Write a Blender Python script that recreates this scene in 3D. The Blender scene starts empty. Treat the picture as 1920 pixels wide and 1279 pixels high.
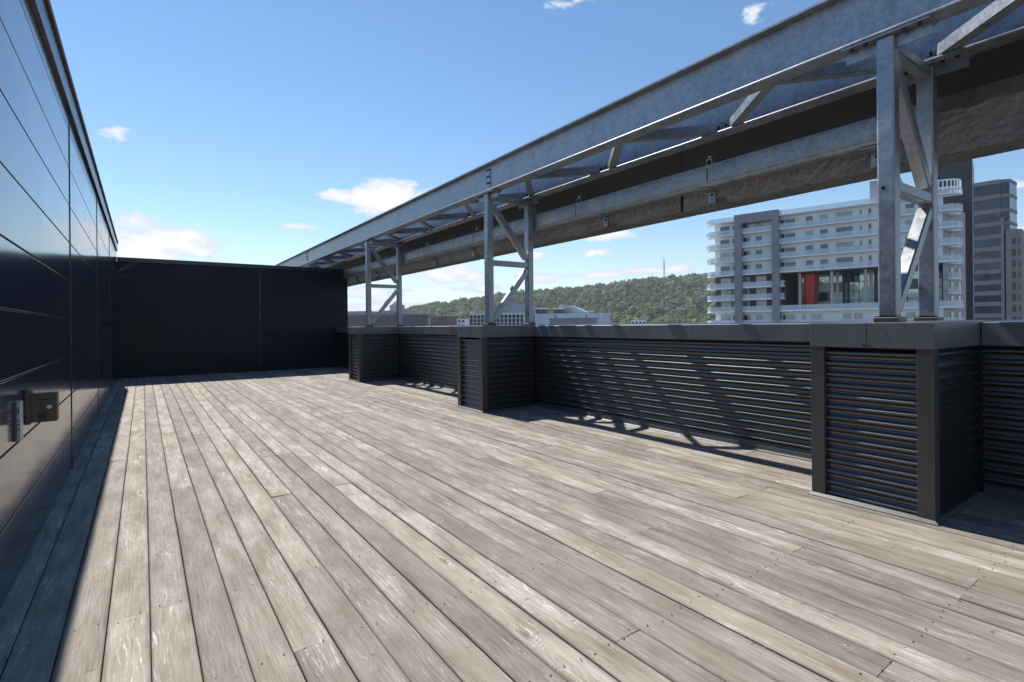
import bpy, bmesh, math, random
import numpy as np
from mathutils import Vector, Matrix

random.seed(7)
rng = np.random.default_rng(7)
H = 1.2                      # eye height in metres; the terrace is laid out in units of it
scn = bpy.context.scene
C = scn.collection

# ------------------------------------------------------------------ camera
F_PX, YAW, ROLL, CY = 981.55, 0.6142, 0.0093, 610.1
cs, sn = math.cos(YAW), math.sin(YAW)
FWD = Vector((sn, cs, 0)); RGT = Vector((cs, -sn, 0)); UPV = Vector((0, 0, 1))
cr, sr = math.cos(ROLL), math.sin(ROLL)
cam_d = bpy.data.cameras.new('camera')
cam = bpy.data.objects.new('camera', cam_d); C.objects.link(cam)
ax, ay, az = RGT * cr - UPV * sr, RGT * sr + UPV * cr, -FWD
cam.matrix_world = Matrix(((ax.x, ay.x, az.x, 0), (ax.y, ay.y, az.y, 0), (ax.z, ay.z, az.z, H), (0, 0, 0, 1)))
cam_d.sensor_width = 36; cam_d.lens = F_PX / 1920 * 36
cam_d.shift_y = -(639.5 - CY) / 1920
cam_d.clip_start = 0.05; cam_d.clip_end = 20000
scn.camera = cam

def ray(px, py):             # direction of a photo pixel, from the eye
    du, dv = px - 960, py - CY
    u, v = du * cr - dv * sr, du * sr + dv * cr
    return FWD + RGT * (u / F_PX) - UPV * (v / F_PX)
EYE = Vector((0, 0, H))
def at_depth(px, py, d):
    return EYE + ray(px, py) * d

# ------------------------------------------------------------------ light, sky, exposure
SUN = Vector((-0.085, 1.0, 1.28)).normalized()
SUN_EL = math.asin(SUN.z); SUN_AZ = math.atan2(SUN.x, SUN.y)
sun_d = bpy.data.lights.new('sun', 'SUN'); sun_d.energy = 4.6; sun_d.angle = math.radians(0.5)
sun_d.color = (1.0, 0.955, 0.89)
sun = bpy.data.objects.new('sun', sun_d); C.objects.link(sun)
sun.rotation_euler = SUN.to_track_quat('Z', 'Y').to_euler()
sun.location = (0, 30, 60)
scn.view_settings.view_transform = 'Standard'; scn.view_settings.look = 'None'
scn.view_settings.gamma = 1.0; scn.view_settings.exposure = 0.55
scn.view_settings.use_curve_mapping = False
scn.cycles.max_bounces = 7; scn.cycles.transparent_max_bounces = 8

class NT:
    """small helper around a node tree"""
    def __init__(s, tree): s.t = tree; tree.nodes.clear()
    def n(s, typ, ins=None, **props):
        nd = s.t.nodes.new(typ)
        for k, v in props.items(): setattr(nd, k, v)
        for k, v in (ins or {}).items():
            sk = nd.inputs[k]
            if isinstance(v, bpy.types.NodeSocket): s.t.links.new(v, sk)
            else: sk.default_value = v
        return nd
    def m(s, op, a, b=0.0, c=0.0, clamp=False):
        nd = s.n('ShaderNodeMath', {0: a, 1: b, 2: c}, operation=op); nd.use_clamp = clamp
        return nd.outputs[0]
    def ss(s, x, lo, hi):
        nd = s.n('ShaderNodeMapRange', {0: x, 1: lo, 2: hi, 3: 0.0, 4: 1.0}, interpolation_type='SMOOTHSTEP')
        return nd.outputs[0]
    def noise(s, vec, scale=1, detail=3, rough=.5, dist=0, dim='3D'):
        return s.n('ShaderNodeTexNoise', {'Vector': vec, 'Scale': scale, 'Detail': detail, 'Roughness': rough, 'Distortion': dist}, noise_dimensions=dim).outputs[0]
    def mix(s, f, a, b, mode='MIX'):
        nd = s.n('ShaderNodeMix', data_type='RGBA', blend_type=mode)
        for i, v in ((0, f), (6, a), (7, b)):
            if isinstance(v, bpy.types.NodeSocket): s.t.links.new(v, nd.inputs[i])
            else: nd.inputs[i].default_value = v if i == 0 else (tuple(v) + (1,) if len(v) == 3 else v)
        return nd.outputs[2]
    def xyz(s, x, y, z=0.0): return s.n('ShaderNodeCombineXYZ', {0: x, 1: y, 2: z}).outputs[0]
    def ramp(s, f, stops):
        nd = s.n('ShaderNodeValToRGB', {0: f}); e = nd.color_ramp.elements
        while len(e) < len(stops): e.new(.5)
        for q, (p, c) in zip(e, stops): q.position = p; q.color = tuple(c) + (1,)
        return nd.outputs[0]

world = bpy.data.worlds.new('World'); scn.world = world; world.use_nodes = True
w = NT(world.node_tree)
sky = w.n('ShaderNodeTexSky', sky_type='NISHITA', sun_disc=False)
sky.sun_elevation = SUN_EL; sky.sun_rotation = SUN_AZ
sky.altitude = 60; sky.air_density = 1.0; sky.dust_density = 0.0; sky.ozone_density = 1.0
tc = w.n('ShaderNodeTexCoord').outputs['Generated']
sp = w.n('ShaderNodeSeparateXYZ', {0: tc})
AZ = w.m('ARCTAN2', sp.outputs[0], sp.outputs[1])
EL = w.m('ARCSINE', w.m('MAXIMUM', w.m('MINIMUM', sp.outputs[2], 1.0), -1.0))
nv = w.xyz(w.m('MULTIPLY', AZ, 1.0), w.m('MULTIPLY', EL, 1.9), 3.7)
f1 = w.noise(nv, 24, 7, .60)
f2 = w.noise(nv, 4.5, 3, .55)
blobs = []                                # (azimuth, elevation, half width, half height, strength) in radians
def cloud_px(px, py, rx, ry, k=1.0):
    d = ray(px, py).normalized(); a, e = math.atan2(d.x, d.y), math.asin(d.z)
    d2 = ray(px + rx, py).normalized(); d3 = ray(px, py - ry).normalized()
    blobs.append((a, e, abs(math.atan2(d2.x, d2.y) - a), abs(math.asin(d3.z) - e), k))
for c in ((300, 450, 140, 40, 1.3), (255, 415, 70, 26, 1.0), (240, 472, 130, 26, 1.3), (216, 252, 52, 22, .28),
          (728, 372, 84, 42, 1.35), (634, 366, 42, 14, .8), (562, 424, 42, 8, 1.0), (850, 515, 75, 20, 1.0), (915, 540, 80, 12, .85),
          (1010, 522, 48, 11, .9), (1005, 480, 40, 8, .8), (1140, 441, 70, 12, 1.0), (1125, 474, 42, 8, .95), (1235, 506, 110, 12, 1.1),
          (1120, 516, 60, 7, .9), (700, 548, 90, 20, .85), (760, 575, 200, 12, .8), (1060, 560, 150, 8, .6), (1400, 28, 80, 30, .0),
          (1062, 4, 70, 22, .0), (1905, 345, 40, 10, .7), (1900, 430, 50, 8, .6), (1180, 545, 90, 6, .6)):
    cloud_px(*c)
rr = random.Random(3)
for k in range(13):                      # the same kind of clouds go on all round
    a = YAW + math.radians(62 + k * 236 / 12 + rr.uniform(-4, 4)); e = math.radians(rr.choice((3, 5, 8, 11, 17)) + rr.uniform(-1, 1))
    a = (a + math.pi) % (2 * math.pi) - math.pi
    blobs.append((a, e, rr.uniform(.06, .14), rr.uniform(.012, .04), rr.uniform(.8, 1.2)))
dens = None
for (a, e, ra, re, k) in blobs:
    da = w.m('DIVIDE', w.m('SUBTRACT', AZ, a), ra); de = w.m('DIVIDE', w.m('SUBTRACT', EL, e), re)
    q = w.m('SUBTRACT', 1.0, w.m('ADD', w.m('MULTIPLY', da, da), w.m('MULTIPLY', de, de)))
    q = w.m('MULTIPLY', w.m('SUBTRACT', w.m('MAXIMUM', q, -1.2), .8 * max(0., 1 - k)), max(k, 1.0))
    dens = q if dens is None else w.m('MAXIMUM', dens, q)
dd = w.m('ADD', w.m('MULTIPLY', dens, 1.0), w.m('ADD', w.m('MULTIPLY', w.m('SUBTRACT', f1, .5), 3.4), w.m('MULTIPLY', w.m('SUBTRACT', f2, .5), 1.5)))
cov = w.m('MULTIPLY', w.ss(dd, -.12, .55), w.ss(dens, -1.0, .15))
lit = w.ss(w.m('ADD', dd, w.m('MULTIPLY', w.m('SUBTRACT', f2, .5), 1.2)), .15, 1.25)
ccol = w.mix(lit, (5.0, 5.7, 6.7), (7.2, 7.2, 7.2))
skyc = w.n('ShaderNodeHueSaturation', {'Saturation': 1.16, 'Value': 1.04, 'Color': sky.outputs[0]}).outputs[0]
hz = w.m('MULTIPLY', w.ss(EL, .22, -.01), .40)
skyc = w.mix(hz, skyc, (4.6, 6.0, 7.1))                  # pale humid air low on the horizon
bg = w.n('ShaderNodeBackground', {'Color': w.mix(cov, skyc, ccol), 'Strength': 0.10})
out = w.n('ShaderNodeOutputWorld', {'Surface': bg.outputs[0]})

# ------------------------------------------------------------------ materials
MAT = {}
def mat(name):
    m = bpy.data.materials.new(name); m.use_nodes = True; MAT[name] = m
    t = NT(m.node_tree); return t
def finish(t, bs): t.n('ShaderNodeOutputMaterial', {'Surface': bs})
def principled(t, col, rough=.5, metal=0.0, bump=None, bump_s=.2, bump_d=.01, **kw):
    ins = {'Base Color': col if isinstance(col, bpy.types.NodeSocket) else tuple(col) + (1,), 'Roughness': rough, 'Metallic': metal}
    if bump is not None:
        ins['Normal'] = t.n('ShaderNodeBump', {'Height': bump, 'Strength': bump_s, 'Distance': bump_d}).outputs[0]
    for k, v in kw.items(): ins[k] = v
    return t.n('ShaderNodeBsdfPrincipled', ins).outputs[0]
def pos(t): return t.n('ShaderNodeNewGeometry').outputs['Position']
def scaled(t, v, s): return t.n('ShaderNodeVectorMath', {0: v, 1: s}, operation='MULTIPLY').outputs[0]

# weathered deck boards
t = mat('weathered_wood')
P = t.n('ShaderNodeSeparateXYZ', {0: pos(t)})
R = t.n('ShaderNodeObjectInfo').outputs['Random']
X = t.m('ADD', P.outputs[0], t.m('MULTIPLY', R, 17.3)); Y = t.m('ADD', P.outputs[1], t.m('MULTIPLY', R, 61.7))
warp = t.noise(t.xyz(t.m('MULTIPLY', X, 6.0), t.m('MULTIPLY', Y, .9)), 1, 2, .5)
warp2 = t.noise(t.xyz(t.m('MULTIPLY', X, 14.0), t.m('MULTIPLY', Y, 3.2)), 1, 3, .5)
blotch = t.noise(t.xyz(t.m('MULTIPLY', X, 9.0), t.m('MULTIPLY', Y, 2.1)), 1, 4, .6)
patch = t.noise(t.xyz(t.m('MULTIPLY', X, 2.3), t.m('MULTIPLY', Y, .8)), 1, 3, .55)
streak = t.noise(t.xyz(t.m('MULTIPLY', X, 120.0), t.m('MULTIPLY', Y, 3.0)), 1, 5, .65)
hair = t.noise(t.xyz(t.m('MULTIPLY', X, 330.0), t.m('MULTIPLY', Y, 9.0)), 1, 3, .6)
# knots: the grain lines bend round them
vo = t.n('ShaderNodeTexVoronoi', {'Vector': t.xyz(t.m('MULTIPLY', X, 5.6), t.m('MULTIPLY', Y, 1.75)), 'Scale': 1.0, 'Randomness': 1.0})
kd = t.m('ADD', vo.outputs['Distance'], t.m('MULTIPLY', t.m('SUBTRACT', warp2, .5), .07))
near_k = t.ss(kd, .26, .05)
phase = t.m('ADD', t.m('ADD', X, t.m('MULTIPLY', warp, .34)), t.m('ADD', t.m('MULTIPLY', warp2, .035), t.m('MULTIPLY', near_k, .06)))
ring = t.m('SINE', t.m('MULTIPLY', phase, 560.0))
ring01 = t.m('MULTIPLY_ADD', ring, .5, .5)
fleckn = t.noise(t.xyz(t.m('MULTIPLY', t.m('ADD', X, t.m('MULTIPLY', warp, .16)), 105.0), t.m('MULTIPLY', Y, 6.0)), 1, 6, .72)
worn = t.m('MULTIPLY', t.ss(fleckn, .545, .61), t.ss(t.m('ADD', patch, t.m('MULTIPLY', t.m('SUBTRACT', blotch, .5), .9)), .42, .60))
ringw = t.m('MULTIPLY', t.m('MULTIPLY', t.ss(ring01, .74, .98), t.ss(streak, .42, .6)), t.ss(t.m('ADD', near_k, t.m('MULTIPLY', blotch, .9)), .58, .95))
base = t.ramp(t.m('ADD', t.m('MULTIPLY', blotch, .46), t.m('ADD', t.m('MULTIPLY', streak, .32), t.m('MULTIPLY', hair, .22))),
              [(.35, (.105, .084, .066)), (.44, (.192, .163, .134)), (.53, (.272, .241, .207)), (.64, (.375, .345, .309))])
base = t.mix(t.m('MULTIPLY', ring01, t.m('MULTIPLY', t.ss(patch, .64, .42), .30)), base, (.15, .125, .102))
wv = t.m('MULTIPLY_ADD', t.m('FRACT', t.m('MULTIPLY', R, 29.3)), 1.15, .15)
worn = t.m('MULTIPLY', worn, wv, clamp=True)
base = t.mix(t.m('MULTIPLY', worn, .80), base, (.60, .58, .55))
base = t.mix(t.m('MULTIPLY', ringw, .8), base, (.66, .64, .61))
crack = t.m('MULTIPLY', t.ss(streak, .38, .29), t.ss(patch, .40, .54))
base = t.mix(t.m('MULTIPLY', crack, .75), base, (.075, .058, .045))
kn = t.m('MULTIPLY', t.ss(kd, .10, .03), t.ss(vo.outputs['Color'], .30, .45))
base = t.mix(t.m('MULTIPLY', kn, .75), base, (.085, .064, .048))
check = t.noise(t.xyz(t.m('MULTIPLY', X, 13.0), t.m('MULTIPLY', Y, 30.0)), 1, 2, .5)
base = t.mix(t.m('MULTIPLY', t.ss(check, .68, .74), .6), base, (.10, .08, .065))
hue = t.ss(t.noise(t.xyz(t.m('MULTIPLY', X, 3.0), t.m('MULTIPLY', Y, 1.1), 4.0), 1, 3, .6), .42, .62)
base = t.mix(t.m('MULTIPLY', hue, .22), base, (.215, .178, .140))
tint = t.n('ShaderNodeMapRange', {0: t.m('FRACT', t.m('MULTIPLY', R, 13.7)), 1: 0.0, 2: 1.0, 3: .90, 4: 1.34}).outputs[0]
base = t.mix(1.0, base, t.xyz(tint, t.m('MULTIPLY', tint, .995), t.m('MULTIPLY', tint, .985)), 'MULTIPLY')
# sapwood runs darker along one side of many boards, with a weathered edge
lx = t.n('ShaderNodeSeparateXYZ', {0: t.n('ShaderNodeTexCoord').outputs['Object']}).outputs[0]
ed = t.ss(t.m('ADD', t.m('ABSOLUTE', lx), t.m('MULTIPLY', t.m('SUBTRACT', warp2, .5), .03)), .050, .069)
base = t.mix(t.m('MULTIPLY', ed, t.m('MULTIPLY', t.ss(patch, .38, .6), .55)), base, (.11, .088, .07))
hgt = t.m('ADD', t.m('MULTIPLY', streak, .8), t.m('ADD', t.m('MULTIPLY', ring01, .12), t.m('SUBTRACT', t.m('MULTIPLY', worn, .25), t.m('MULTIPLY', kn, .5))))
finish(t, principled(t, base, .78, bump=hgt, bump_s=.55, bump_d=.004, **{'Specular IOR Level': .3}))

t = mat('deck_underlay'); finish(t, principled(t, (.02, .018, .016), .9))
t = mat('screw_steel'); finish(t, principled(t, (.035, .03, .027), .6, .4))

# galvanised steel
def galv(name, col, spangle=.25, rough=.42, metal=.75):
    t = mat(name); p = pos(t)
    a = t.noise(scaled(t, p, (9, 9, 9)), 1, 6, .70); b = t.n('ShaderNodeTexVoronoi', {'Vector': p, 'Scale': 34.0}).outputs['Color']
    b = t.n('ShaderNodeSeparateXYZ', {0: b}).outputs[0]
    st = t.noise(scaled(t, p, (2.0, 2.0, .7)), 1, 4, .6)
    v = t.m('ADD', t.m('MULTIPLY', t.m('SUBTRACT', a, .5), 1.1), t.m('MULTIPLY', t.m('SUBTRACT', b, .5), spangle))
    v = t.m('ADD', v, t.m('MULTIPLY', t.m('SUBTRACT', st, .5), .7))
    f = t.m('ADD', v, .5, clamp=True)
    c = t.mix(f, tuple(x * .55 for x in col), tuple(min(1, x * 1.38) for x in col))
    rg = t.m('ADD', rough, t.m('MULTIPLY', v, .22), clamp=True)
    finish(t, principled(t, c, rg, metal, bump=a, bump_s=.06, bump_d=.004))
galv('galvanised_steel', (.335, .352, .378), .26, .46, .72)
galv('galvanised_tube', (.37, .385, .40), .4, .46, .7)
t = mat('bolt_steel'); finish(t, principled(t, (.05, .055, .065), .5, .7))
t = mat('edge_worn_steel'); finish(t, principled(t, (.5, .51, .52), .45, .6))

# charcoal painted cladding
def paint(name, col, rough, wav=0.0, wscale=1.5, spec=.5, dirt=.25, coat=0.0, bump=True, ior=1.5):
    t = mat(name); p = pos(t)
    a = t.noise(scaled(t, p, (3.1, 3.1, 1.2)), 1, 5, .6); s = t.noise(scaled(t, p, (14, 14, .9)), 1, 4, .6)
    f = t.m('ADD', t.m('MULTIPLY', a, .6), t.m('MULTIPLY', s, .4))
    c = t.mix(t.ss(f, .35, .7), col, tuple(x * (1 + dirt) + .002 * dirt for x in col))
    rg = t.m('ADD', rough, t.m('MULTIPLY', t.m('SUBTRACT', f, .5), rough * .7))
    if wav:
        h = t.noise(scaled(t, p, (wscale, wscale * .6, wscale * 1.6)), 1, 1, .4)
        finish(t, principled(t, c, rg, 0, bump=h, bump_s=1.0, bump_d=wav, **{'Specular IOR Level': spec, 'Coat Weight': coat, 'Coat Roughness': .06}))
    elif not bump:
        finish(t, principled(t, c, rough, 0, **{'Specular IOR Level': spec, 'IOR': ior}))
    else:
        finish(t, principled(t, c, rg, 0, bump=s, bump_s=.03, bump_d=.003, **{'Specular IOR Level': spec}))
paint('gloss_cladding', (.014, .022, .042), .15, .012, 1.1, .75, .4, .12)
paint('back_cladding', (.0055, .009, .018), .42, .004, 1.0, .22, .4)
paint('coping_metal', (.011, .015, .024), .28, 0, spec=.5)
paint('cap_metal', (.115, .119, .124), .40, 0, spec=.5, dirt=.2)
paint('trim_metal', (.058, .057, .056), .42, 0, spec=.5, dirt=.2)
paint('corrugated_metal', (.008, .009, .011), .35, 0, spec=.5, dirt=.2, bump=False, ior=2.2)
paint('flashing_metal', (.095, .098, .10), .42, 0, spec=.5, dirt=.25)
paint('soffit_brown', (.045, .034, .030), .6)
paint('box_brown', (.10, .078, .055), .5, 0, spec=.4)
paint('pale_plastic', (.42, .44, .42), .45)
paint('red_brown_plastic', (.13, .085, .075), .5)
paint('rust', (.16, .085, .045), .85)
paint('chrome', (.6, .6, .6), .2)
paint('dry_twig', (.26, .22, .17), .8)

# rough rendered concrete
t = mat('rough_concrete'); p = pos(t)
a = t.noise(scaled(t, p, (2, 1.3, 2)), 1, 5, .6); b = t.noise(scaled(t, p, (30, 30, 30)), 1, 6, .65, 1.2); d = t.noise(scaled(t, p, (3, 5.0, .6)), 1, 4, .6)
c = t.ramp(t.m('ADD', t.m('MULTIPLY', a, .4), t.m('ADD', t.m('MULTIPLY', b, .35), t.m('MULTIPLY', d, .25))), [(.34, (.085, .080, .077)), (.5, (.135, .127, .122)), (.66, (.195, .183, .176))])
finish(t, principled(t, c, .9, bump=b, bump_s=.35, bump_d=.006))
t = mat('painted_shade'); finish(t, principled(t, (.013, .011, .011), .6, **{'Specular IOR Level': .25}))  # near-black colour standing in for shade along the concrete beam's upper face

# far things
def plain(name, col, rough=.7, var=.12, sc=.6, spec=.4, metal=0):
    t = mat(name); p = pos(t)
    a = t.noise(scaled(t, p, (sc, sc, sc * .6)), 1, 5, .6)
    c = t.mix(t.ss(a, .3, .7), tuple(x * (1 - var) for x in col), tuple(min(1, x * (1 + var)) for x in col))
    finish(t, principled(t, c, rough, metal, **{'Specular IOR Level': spec}))
plain('white_render', (.84, .85, .87), .7, .04); plain('white_slab', (.90, .90, .91), .6, .02); plain('soffit_white', (.55, .54, .52))
plain('mauve_panel', (.27, .255, .295), .5); plain('brown_brick', (.10, .085, .085), .8)
plain('dark_wall', (.018, .020, .028), .4); plain('black_panel', (.012, .013, .020), .35); plain('side_panel', (.42, .45, .50), .5)
plain('window_glass', (.10, .135, .19), .06, .3, .25, .8); plain('blind_glass', (.40, .43, .42), .15, .15, .5, .7)
plain('door_dark', (.012, .014, .018), .15); plain('window_frame', (.62, .64, .67), .5)
plain('red_panel', (.52, .030, .018), .45, .18, .4); plain('mullion', (.05, .055, .06), .4)
plain('stone_band', (.235, .215, .205), .75); plain('office_glass', (.030, .045, .075), .05, .5, .3, .5)
plain('pale_blue_clad', (.50, .60, .70), .4); plain('grey_roof', (.24, .235, .24), .8); plain('roof_box', (.33, .38, .46), .6)
plain('brick_far', (.20, .12, .10), .85); plain('brown_far', (.16, .135, .13), .85); plain('pink_stone', (.44, .33, .36), .8); plain('grid_white', (.62, .62, .62), .6)
plain('mast_steel', (.16, .17, .18), .5); plain('city_ground', (.10, .105, .095), .9, .4, .01); plain('concrete_col', (.50, .49, .47), .7)
plain('far_roof', (.36, .36, .36), .8); plain('dark_leaf', (.02, .028, .015), .7)
t = mat('atrium_glass')
mx = t.n('ShaderNodeMixShader', {0: .55, 1: t.n('ShaderNodeBsdfTransparent', {'Color': (.92, .98, .98, 1)}).outputs[0], 2: principled(t, (.66, .76, .78), .06, **{'Specular IOR Level': .9})})
finish(t, mx.outputs[0])
t = mat('balustrade_glass')
g = principled(t, (.70, .78, .85), .12, **{'Specular IOR Level': .7})
mx = t.n('ShaderNodeMixShader', {0: .46, 1: t.n('ShaderNodeBsdfTransparent').outputs[0], 2: g})
finish(t, mx.outputs[0])
t = mat('forest_leaves'); p = pos(t)
a = t.noise(scaled(t, p, (.012, .012, .03)), 1, 3, .6); b = t.noise(scaled(t, p, (.12, .12, .12)), 1, 2, .5)
tr = t.n('ShaderNodeAttribute', attribute_name='tree').outputs['Fac']
c = t.ramp(t.m('ADD', t.m('MULTIPLY', a, .35), t.m('ADD', t.m('MULTIPLY', tr, .55), t.m('MULTIPLY', b, .1))), [(.2, (.070, .100, .055)), (.45, (.140, .178, .090)), (.75, (.25, .28, .145))])
pb = principled(t, c, .8, **{'Specular IOR Level': .2})
tl = t.n('ShaderNodeBsdfTranslucent', {'Color': t.mix(.5, c, (.16, .20, .05))}).outputs[0]
finish(t, t.n('ShaderNodeMixShader', {0: .42, 1: pb, 2: tl}).outputs[0])
t = mat('hill_soil'); finish(t, principled(t, (.035, .05, .02), .9))

# ------------------------------------------------------------------ mesh helpers
WLOC = {}
def link(o, parent=None):
    C.objects.link(o)
    if parent is not None: o.parent = parent
    return o
def thing(name, label, cat, loc=(0, 0, 0), group=None, kind=None):
    o = bpy.data.objects.new(name, None); link(o); o.location = loc; WLOC[o.name] = Vector(loc)
    o.empty_display_size = .2; tag(o, label, cat, group, kind); return o
def tag(o, label=None, cat=None, group=None, kind=None):
    for k, v in (('label', label), ('category', cat), ('group', group), ('kind', kind)):
        if v: o[k] = v
    return o
def mesh_obj(name, me, m, parent=None, smooth=False):
    o = bpy.data.objects.new(name, me); link(o, parent)
    if m and not me.materials: me.materials.append(MAT[m])
    WLOC[o.name] = WLOC.get(parent.name, Vector()) if parent is not None else Vector()
    if smooth:
        for q in me.polygons: q.use_smooth = True
    return o
def mk(name, bm, m, parent=None, k=H, smooth=False):
    off = WLOC.get(parent.name, Vector()) if parent is not None else Vector()
    for v in bm.verts: v.co = v.co * k - off
    bmesh.ops.recalc_face_normals(bm, faces=bm.faces)
    me = bpy.data.meshes.new(name); bm.to_mesh(me); bm.free()
    return mesh_obj(name, me, m, parent, smooth)
def box(bm, x0, x1, y0, y1, z0, z1):
    v = [bm.verts.new((x, y, z)) for x in (x0, x1) for y in (y0, y1) for z in (z0, z1)]
    for f in ((0, 1, 3, 2), (4, 6, 7, 5), (0, 4, 5, 1), (2, 3, 7, 6), (0, 2, 6, 4), (1, 5, 7, 3)):
        bm.faces.new([v[i] for i in f])
    return v
def bbox(*a, bev=0.0, seg=1):
    bm = bmesh.new(); box(bm, *a)
    if bev: bmesh.ops.bevel(bm, geom=bm.edges[:], offset=bev, segments=seg, affect='EDGES', profile=.5)
    return bm
def prism(bm, poly, z0, z1):
    a = [bm.verts.new((x, y, z0)) for x, y in poly]; b = [bm.verts.new((x, y, z1)) for x, y in poly]
    bm.faces.new(a[::-1]); bm.faces.new(b)
    for i in range(len(poly)): j = (i + 1) % len(poly); bm.faces.new((a[i], a[j], b[j], b[i]))
def extrude_y(bm, prof, y0, y1):           # profile of (x, z)
    a = [bm.verts.new((x, y0, z)) for x, z in prof]; b = [bm.verts.new((x, y1, z)) for x, z in prof]
    bm.faces.new(a); bm.faces.new(b[::-1])
    for i in range(len(prof)): j = (i + 1) % len(prof); bm.faces.new((a[i], b[i], b[j], a[j]))
def rounded(x0, x1, z0, z1, r, n=3):
    pts = []
    for cx, cz, a0 in ((x1 - r, z1 - r, 0), (x0 + r, z1 - r, 90), (x0 + r, z0 + r, 180), (x1 - r, z0 + r, 270)):
        for i in range(n + 1):
            a = math.radians(a0 + 90 * i / n); pts.append((cx + r * math.cos(a), cz + r * math.sin(a)))
    return pts
def bar(bm, p, q, wid, hgt, upv=(0, 1, 0), bev=.0):   # box bar from p to q; wid along upv
    p, q, u = Vector(p), Vector(q), Vector(upv).normalized()
    d = (q - p).normalized(); s = d.cross(u).normalized()
    v = []
    for e in (p, q):
        for a, b in ((-1, -1), (1, -1), (1, 1), (-1, 1)): v.append(bm.verts.new(e + u * a * wid / 2 + s * b * hgt / 2))
    for f in ((0, 1, 2, 3), (7, 6, 5, 4), (0, 4, 5, 1), (1, 5, 6, 2), (2, 6, 7, 3), (3, 7, 4, 0)): bm.faces.new([v[i] for i in f])
def tube(bm, pts, r0, r1, n=6):
    prev = None
    for i, p in enumerate(pts):
        p = Vector(p); d = (Vector(pts[min(i + 1, len(pts) - 1)]) - Vector(pts[max(i - 1, 0)])).normalized()
        a = d.orthogonal().normalized(); b = d.cross(a); r = r0 + (r1 - r0) * i / (len(pts) - 1)
        ring = [bm.verts.new(p + (a * math.cos(6.2832 * k / n) + b * math.sin(6.2832 * k / n)) * r) for k in range(n)]
        if prev:
            for k in range(n): bm.faces.new((prev[k], prev[(k + 1) % n], ring[(k + 1) % n], ring[k]))
        prev = ring
def bolt(bm, c, axis, r, h, n=6):
    c, axis = Vector(c), Vector(axis).normalized(); a = axis.orthogonal().normalized(); b = axis.cross(a)
    A = [bm.verts.new(c + (a * math.cos(6.2832 * k / n) + b * math.sin(6.2832 * k / n)) * r) for k in range(n)]
    B = [bm.verts.new(v.co + axis * h) for v in A]
    bm.faces.new(A[::-1]); bm.faces.new(B)
    for k in range(n): bm.faces.new((A[k], A[(k + 1) % n], B[(k + 1) % n], B[k]))
def copy_tree(o, loc, label):
    c = o.copy(); C.objects.link(c); c.location = loc; c['label'] = label
    for ch in o.children:
        q = ch.copy(); C.objects.link(q); q.parent = c
        for g in ch.children:
            s = g.copy(); C.objects.link(s); s.parent = q
    return c

# value noise on a grid, for real relief
def vnoise(x, y, seed):
    r = np.random.default_rng(seed).random((256, 256))
    xi, yi = np.floor(x).astype(int), np.floor(y).astype(int); fx, fy = x - xi, y - yi
    fx, fy = fx * fx * (3 - 2 * fx), fy * fy * (3 - 2 * fy)
    g = lambda i, j: r[i % 256, j % 256]
    return (g(xi, yi) * (1 - fx) + g(xi + 1, yi) * fx) * (1 - fy) + (g(xi, yi + 1) * (1 - fx) + g(xi + 1, yi + 1) * fx) * fy
def fbm(x, y, seed, oct=4, gain=.5):
    s, a, t_ = 0, 1, 0
    for k in range(oct): s = s + a * vnoise(x * 2 ** k, y * 2 ** k, seed + k); t_ += a; a *= gain
    return s / t_

# ------------------------------------------------------------------ deck
XL, XW, YB, YN = -0.42, 3.955, 13.2, -4.5
PITCH = 0.1195
deck = mk('deck', bbox(XL - .02, 4.3, YN, YB + .05, -.12, -.034), 'deck_underlay')
tag(deck, kind='structure')
bm = bmesh.new()
wd, th = PITCH * H - .0042, .034
prof = [(-wd / 2, -th), (wd / 2, -th), (wd / 2, -.004), (wd / 2 - .0035, -.0006), (wd / 4, .0006), (0, .0), (-wd / 4, .0006), (-wd / 2 + .0035, -.0006), (-wd / 2, -.004)]
extrude_y(bm, prof, 0, 1)
bmesh.ops.recalc_face_normals(bm, faces=bm.faces)
board_me = bpy.data.meshes.new('board'); bm.to_mesh(board_me); bm.free(); board_me.materials.append(MAT['weathered_wood'])
JOIST = .545
joints = {3: [2.252], 14: [1.15], 20: [.62], 21: [.62]}
rb = random.Random(11)
ncol = int((XW + .03 - XL) / PITCH)
x_seam0 = .0135
cols = []
i0 = -4
xs = [x_seam0 + i * PITCH for i in range(i0, 40) if XL - .06 < x_seam0 + i * PITCH < 3.99]
for ci, x0 in enumerate(xs):
    y = YN; n0 = rb.randint(3, 9); first = True
    cuts = []
    k = -9 + rb.randint(0, 6)
    while True:
        yc = .62 + k * JOIST
        if yc > YB: break
        if yc > YN: cuts.append(yc)
        k += rb.choice((6, 7, 8, 8, 9))
    if ci == 3: cuts = [c for c in cuts if abs(c - 2.25) > 2.5] + [2.255]
    ys = [YN] + sorted(cuts) + [YB + .03]
    for a, b in zip(ys, ys[1:]):
        if b - a < .05: continue
        o = bpy.data.objects.new('board', board_me); link(o, deck)
        o.location = ((x0 + PITCH / 2) * H, a * H + .0015, rb.uniform(-.0035, .0012))
        o.scale = (1, (b - a) * H - .003, 1)
        o.rotation_euler = (0, math.radians(rb.gauss(0, .55)), 0)
bm = bmesh.new()
for ci, x0 in enumerate(xs):
    for k in range(-3, 24):
        yc = (.62 + k * JOIST) * H
        if yc > YB * H: break
        for dx in (-.036, .038):
            cx, cy = (x0 + PITCH / 2) * H + dx + rb.gauss(0, .004), yc + rb.gauss(0, .007) + rb.choice((-.02, .02)) * (rb.random() < .3)
            vs = [bm.verts.new((cx + .0042 * math.cos(q * 1.0472), cy + .0042 * math.sin(q * 1.0472), .0022)) for q in range(6)]; bm.faces.new(vs)
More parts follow.
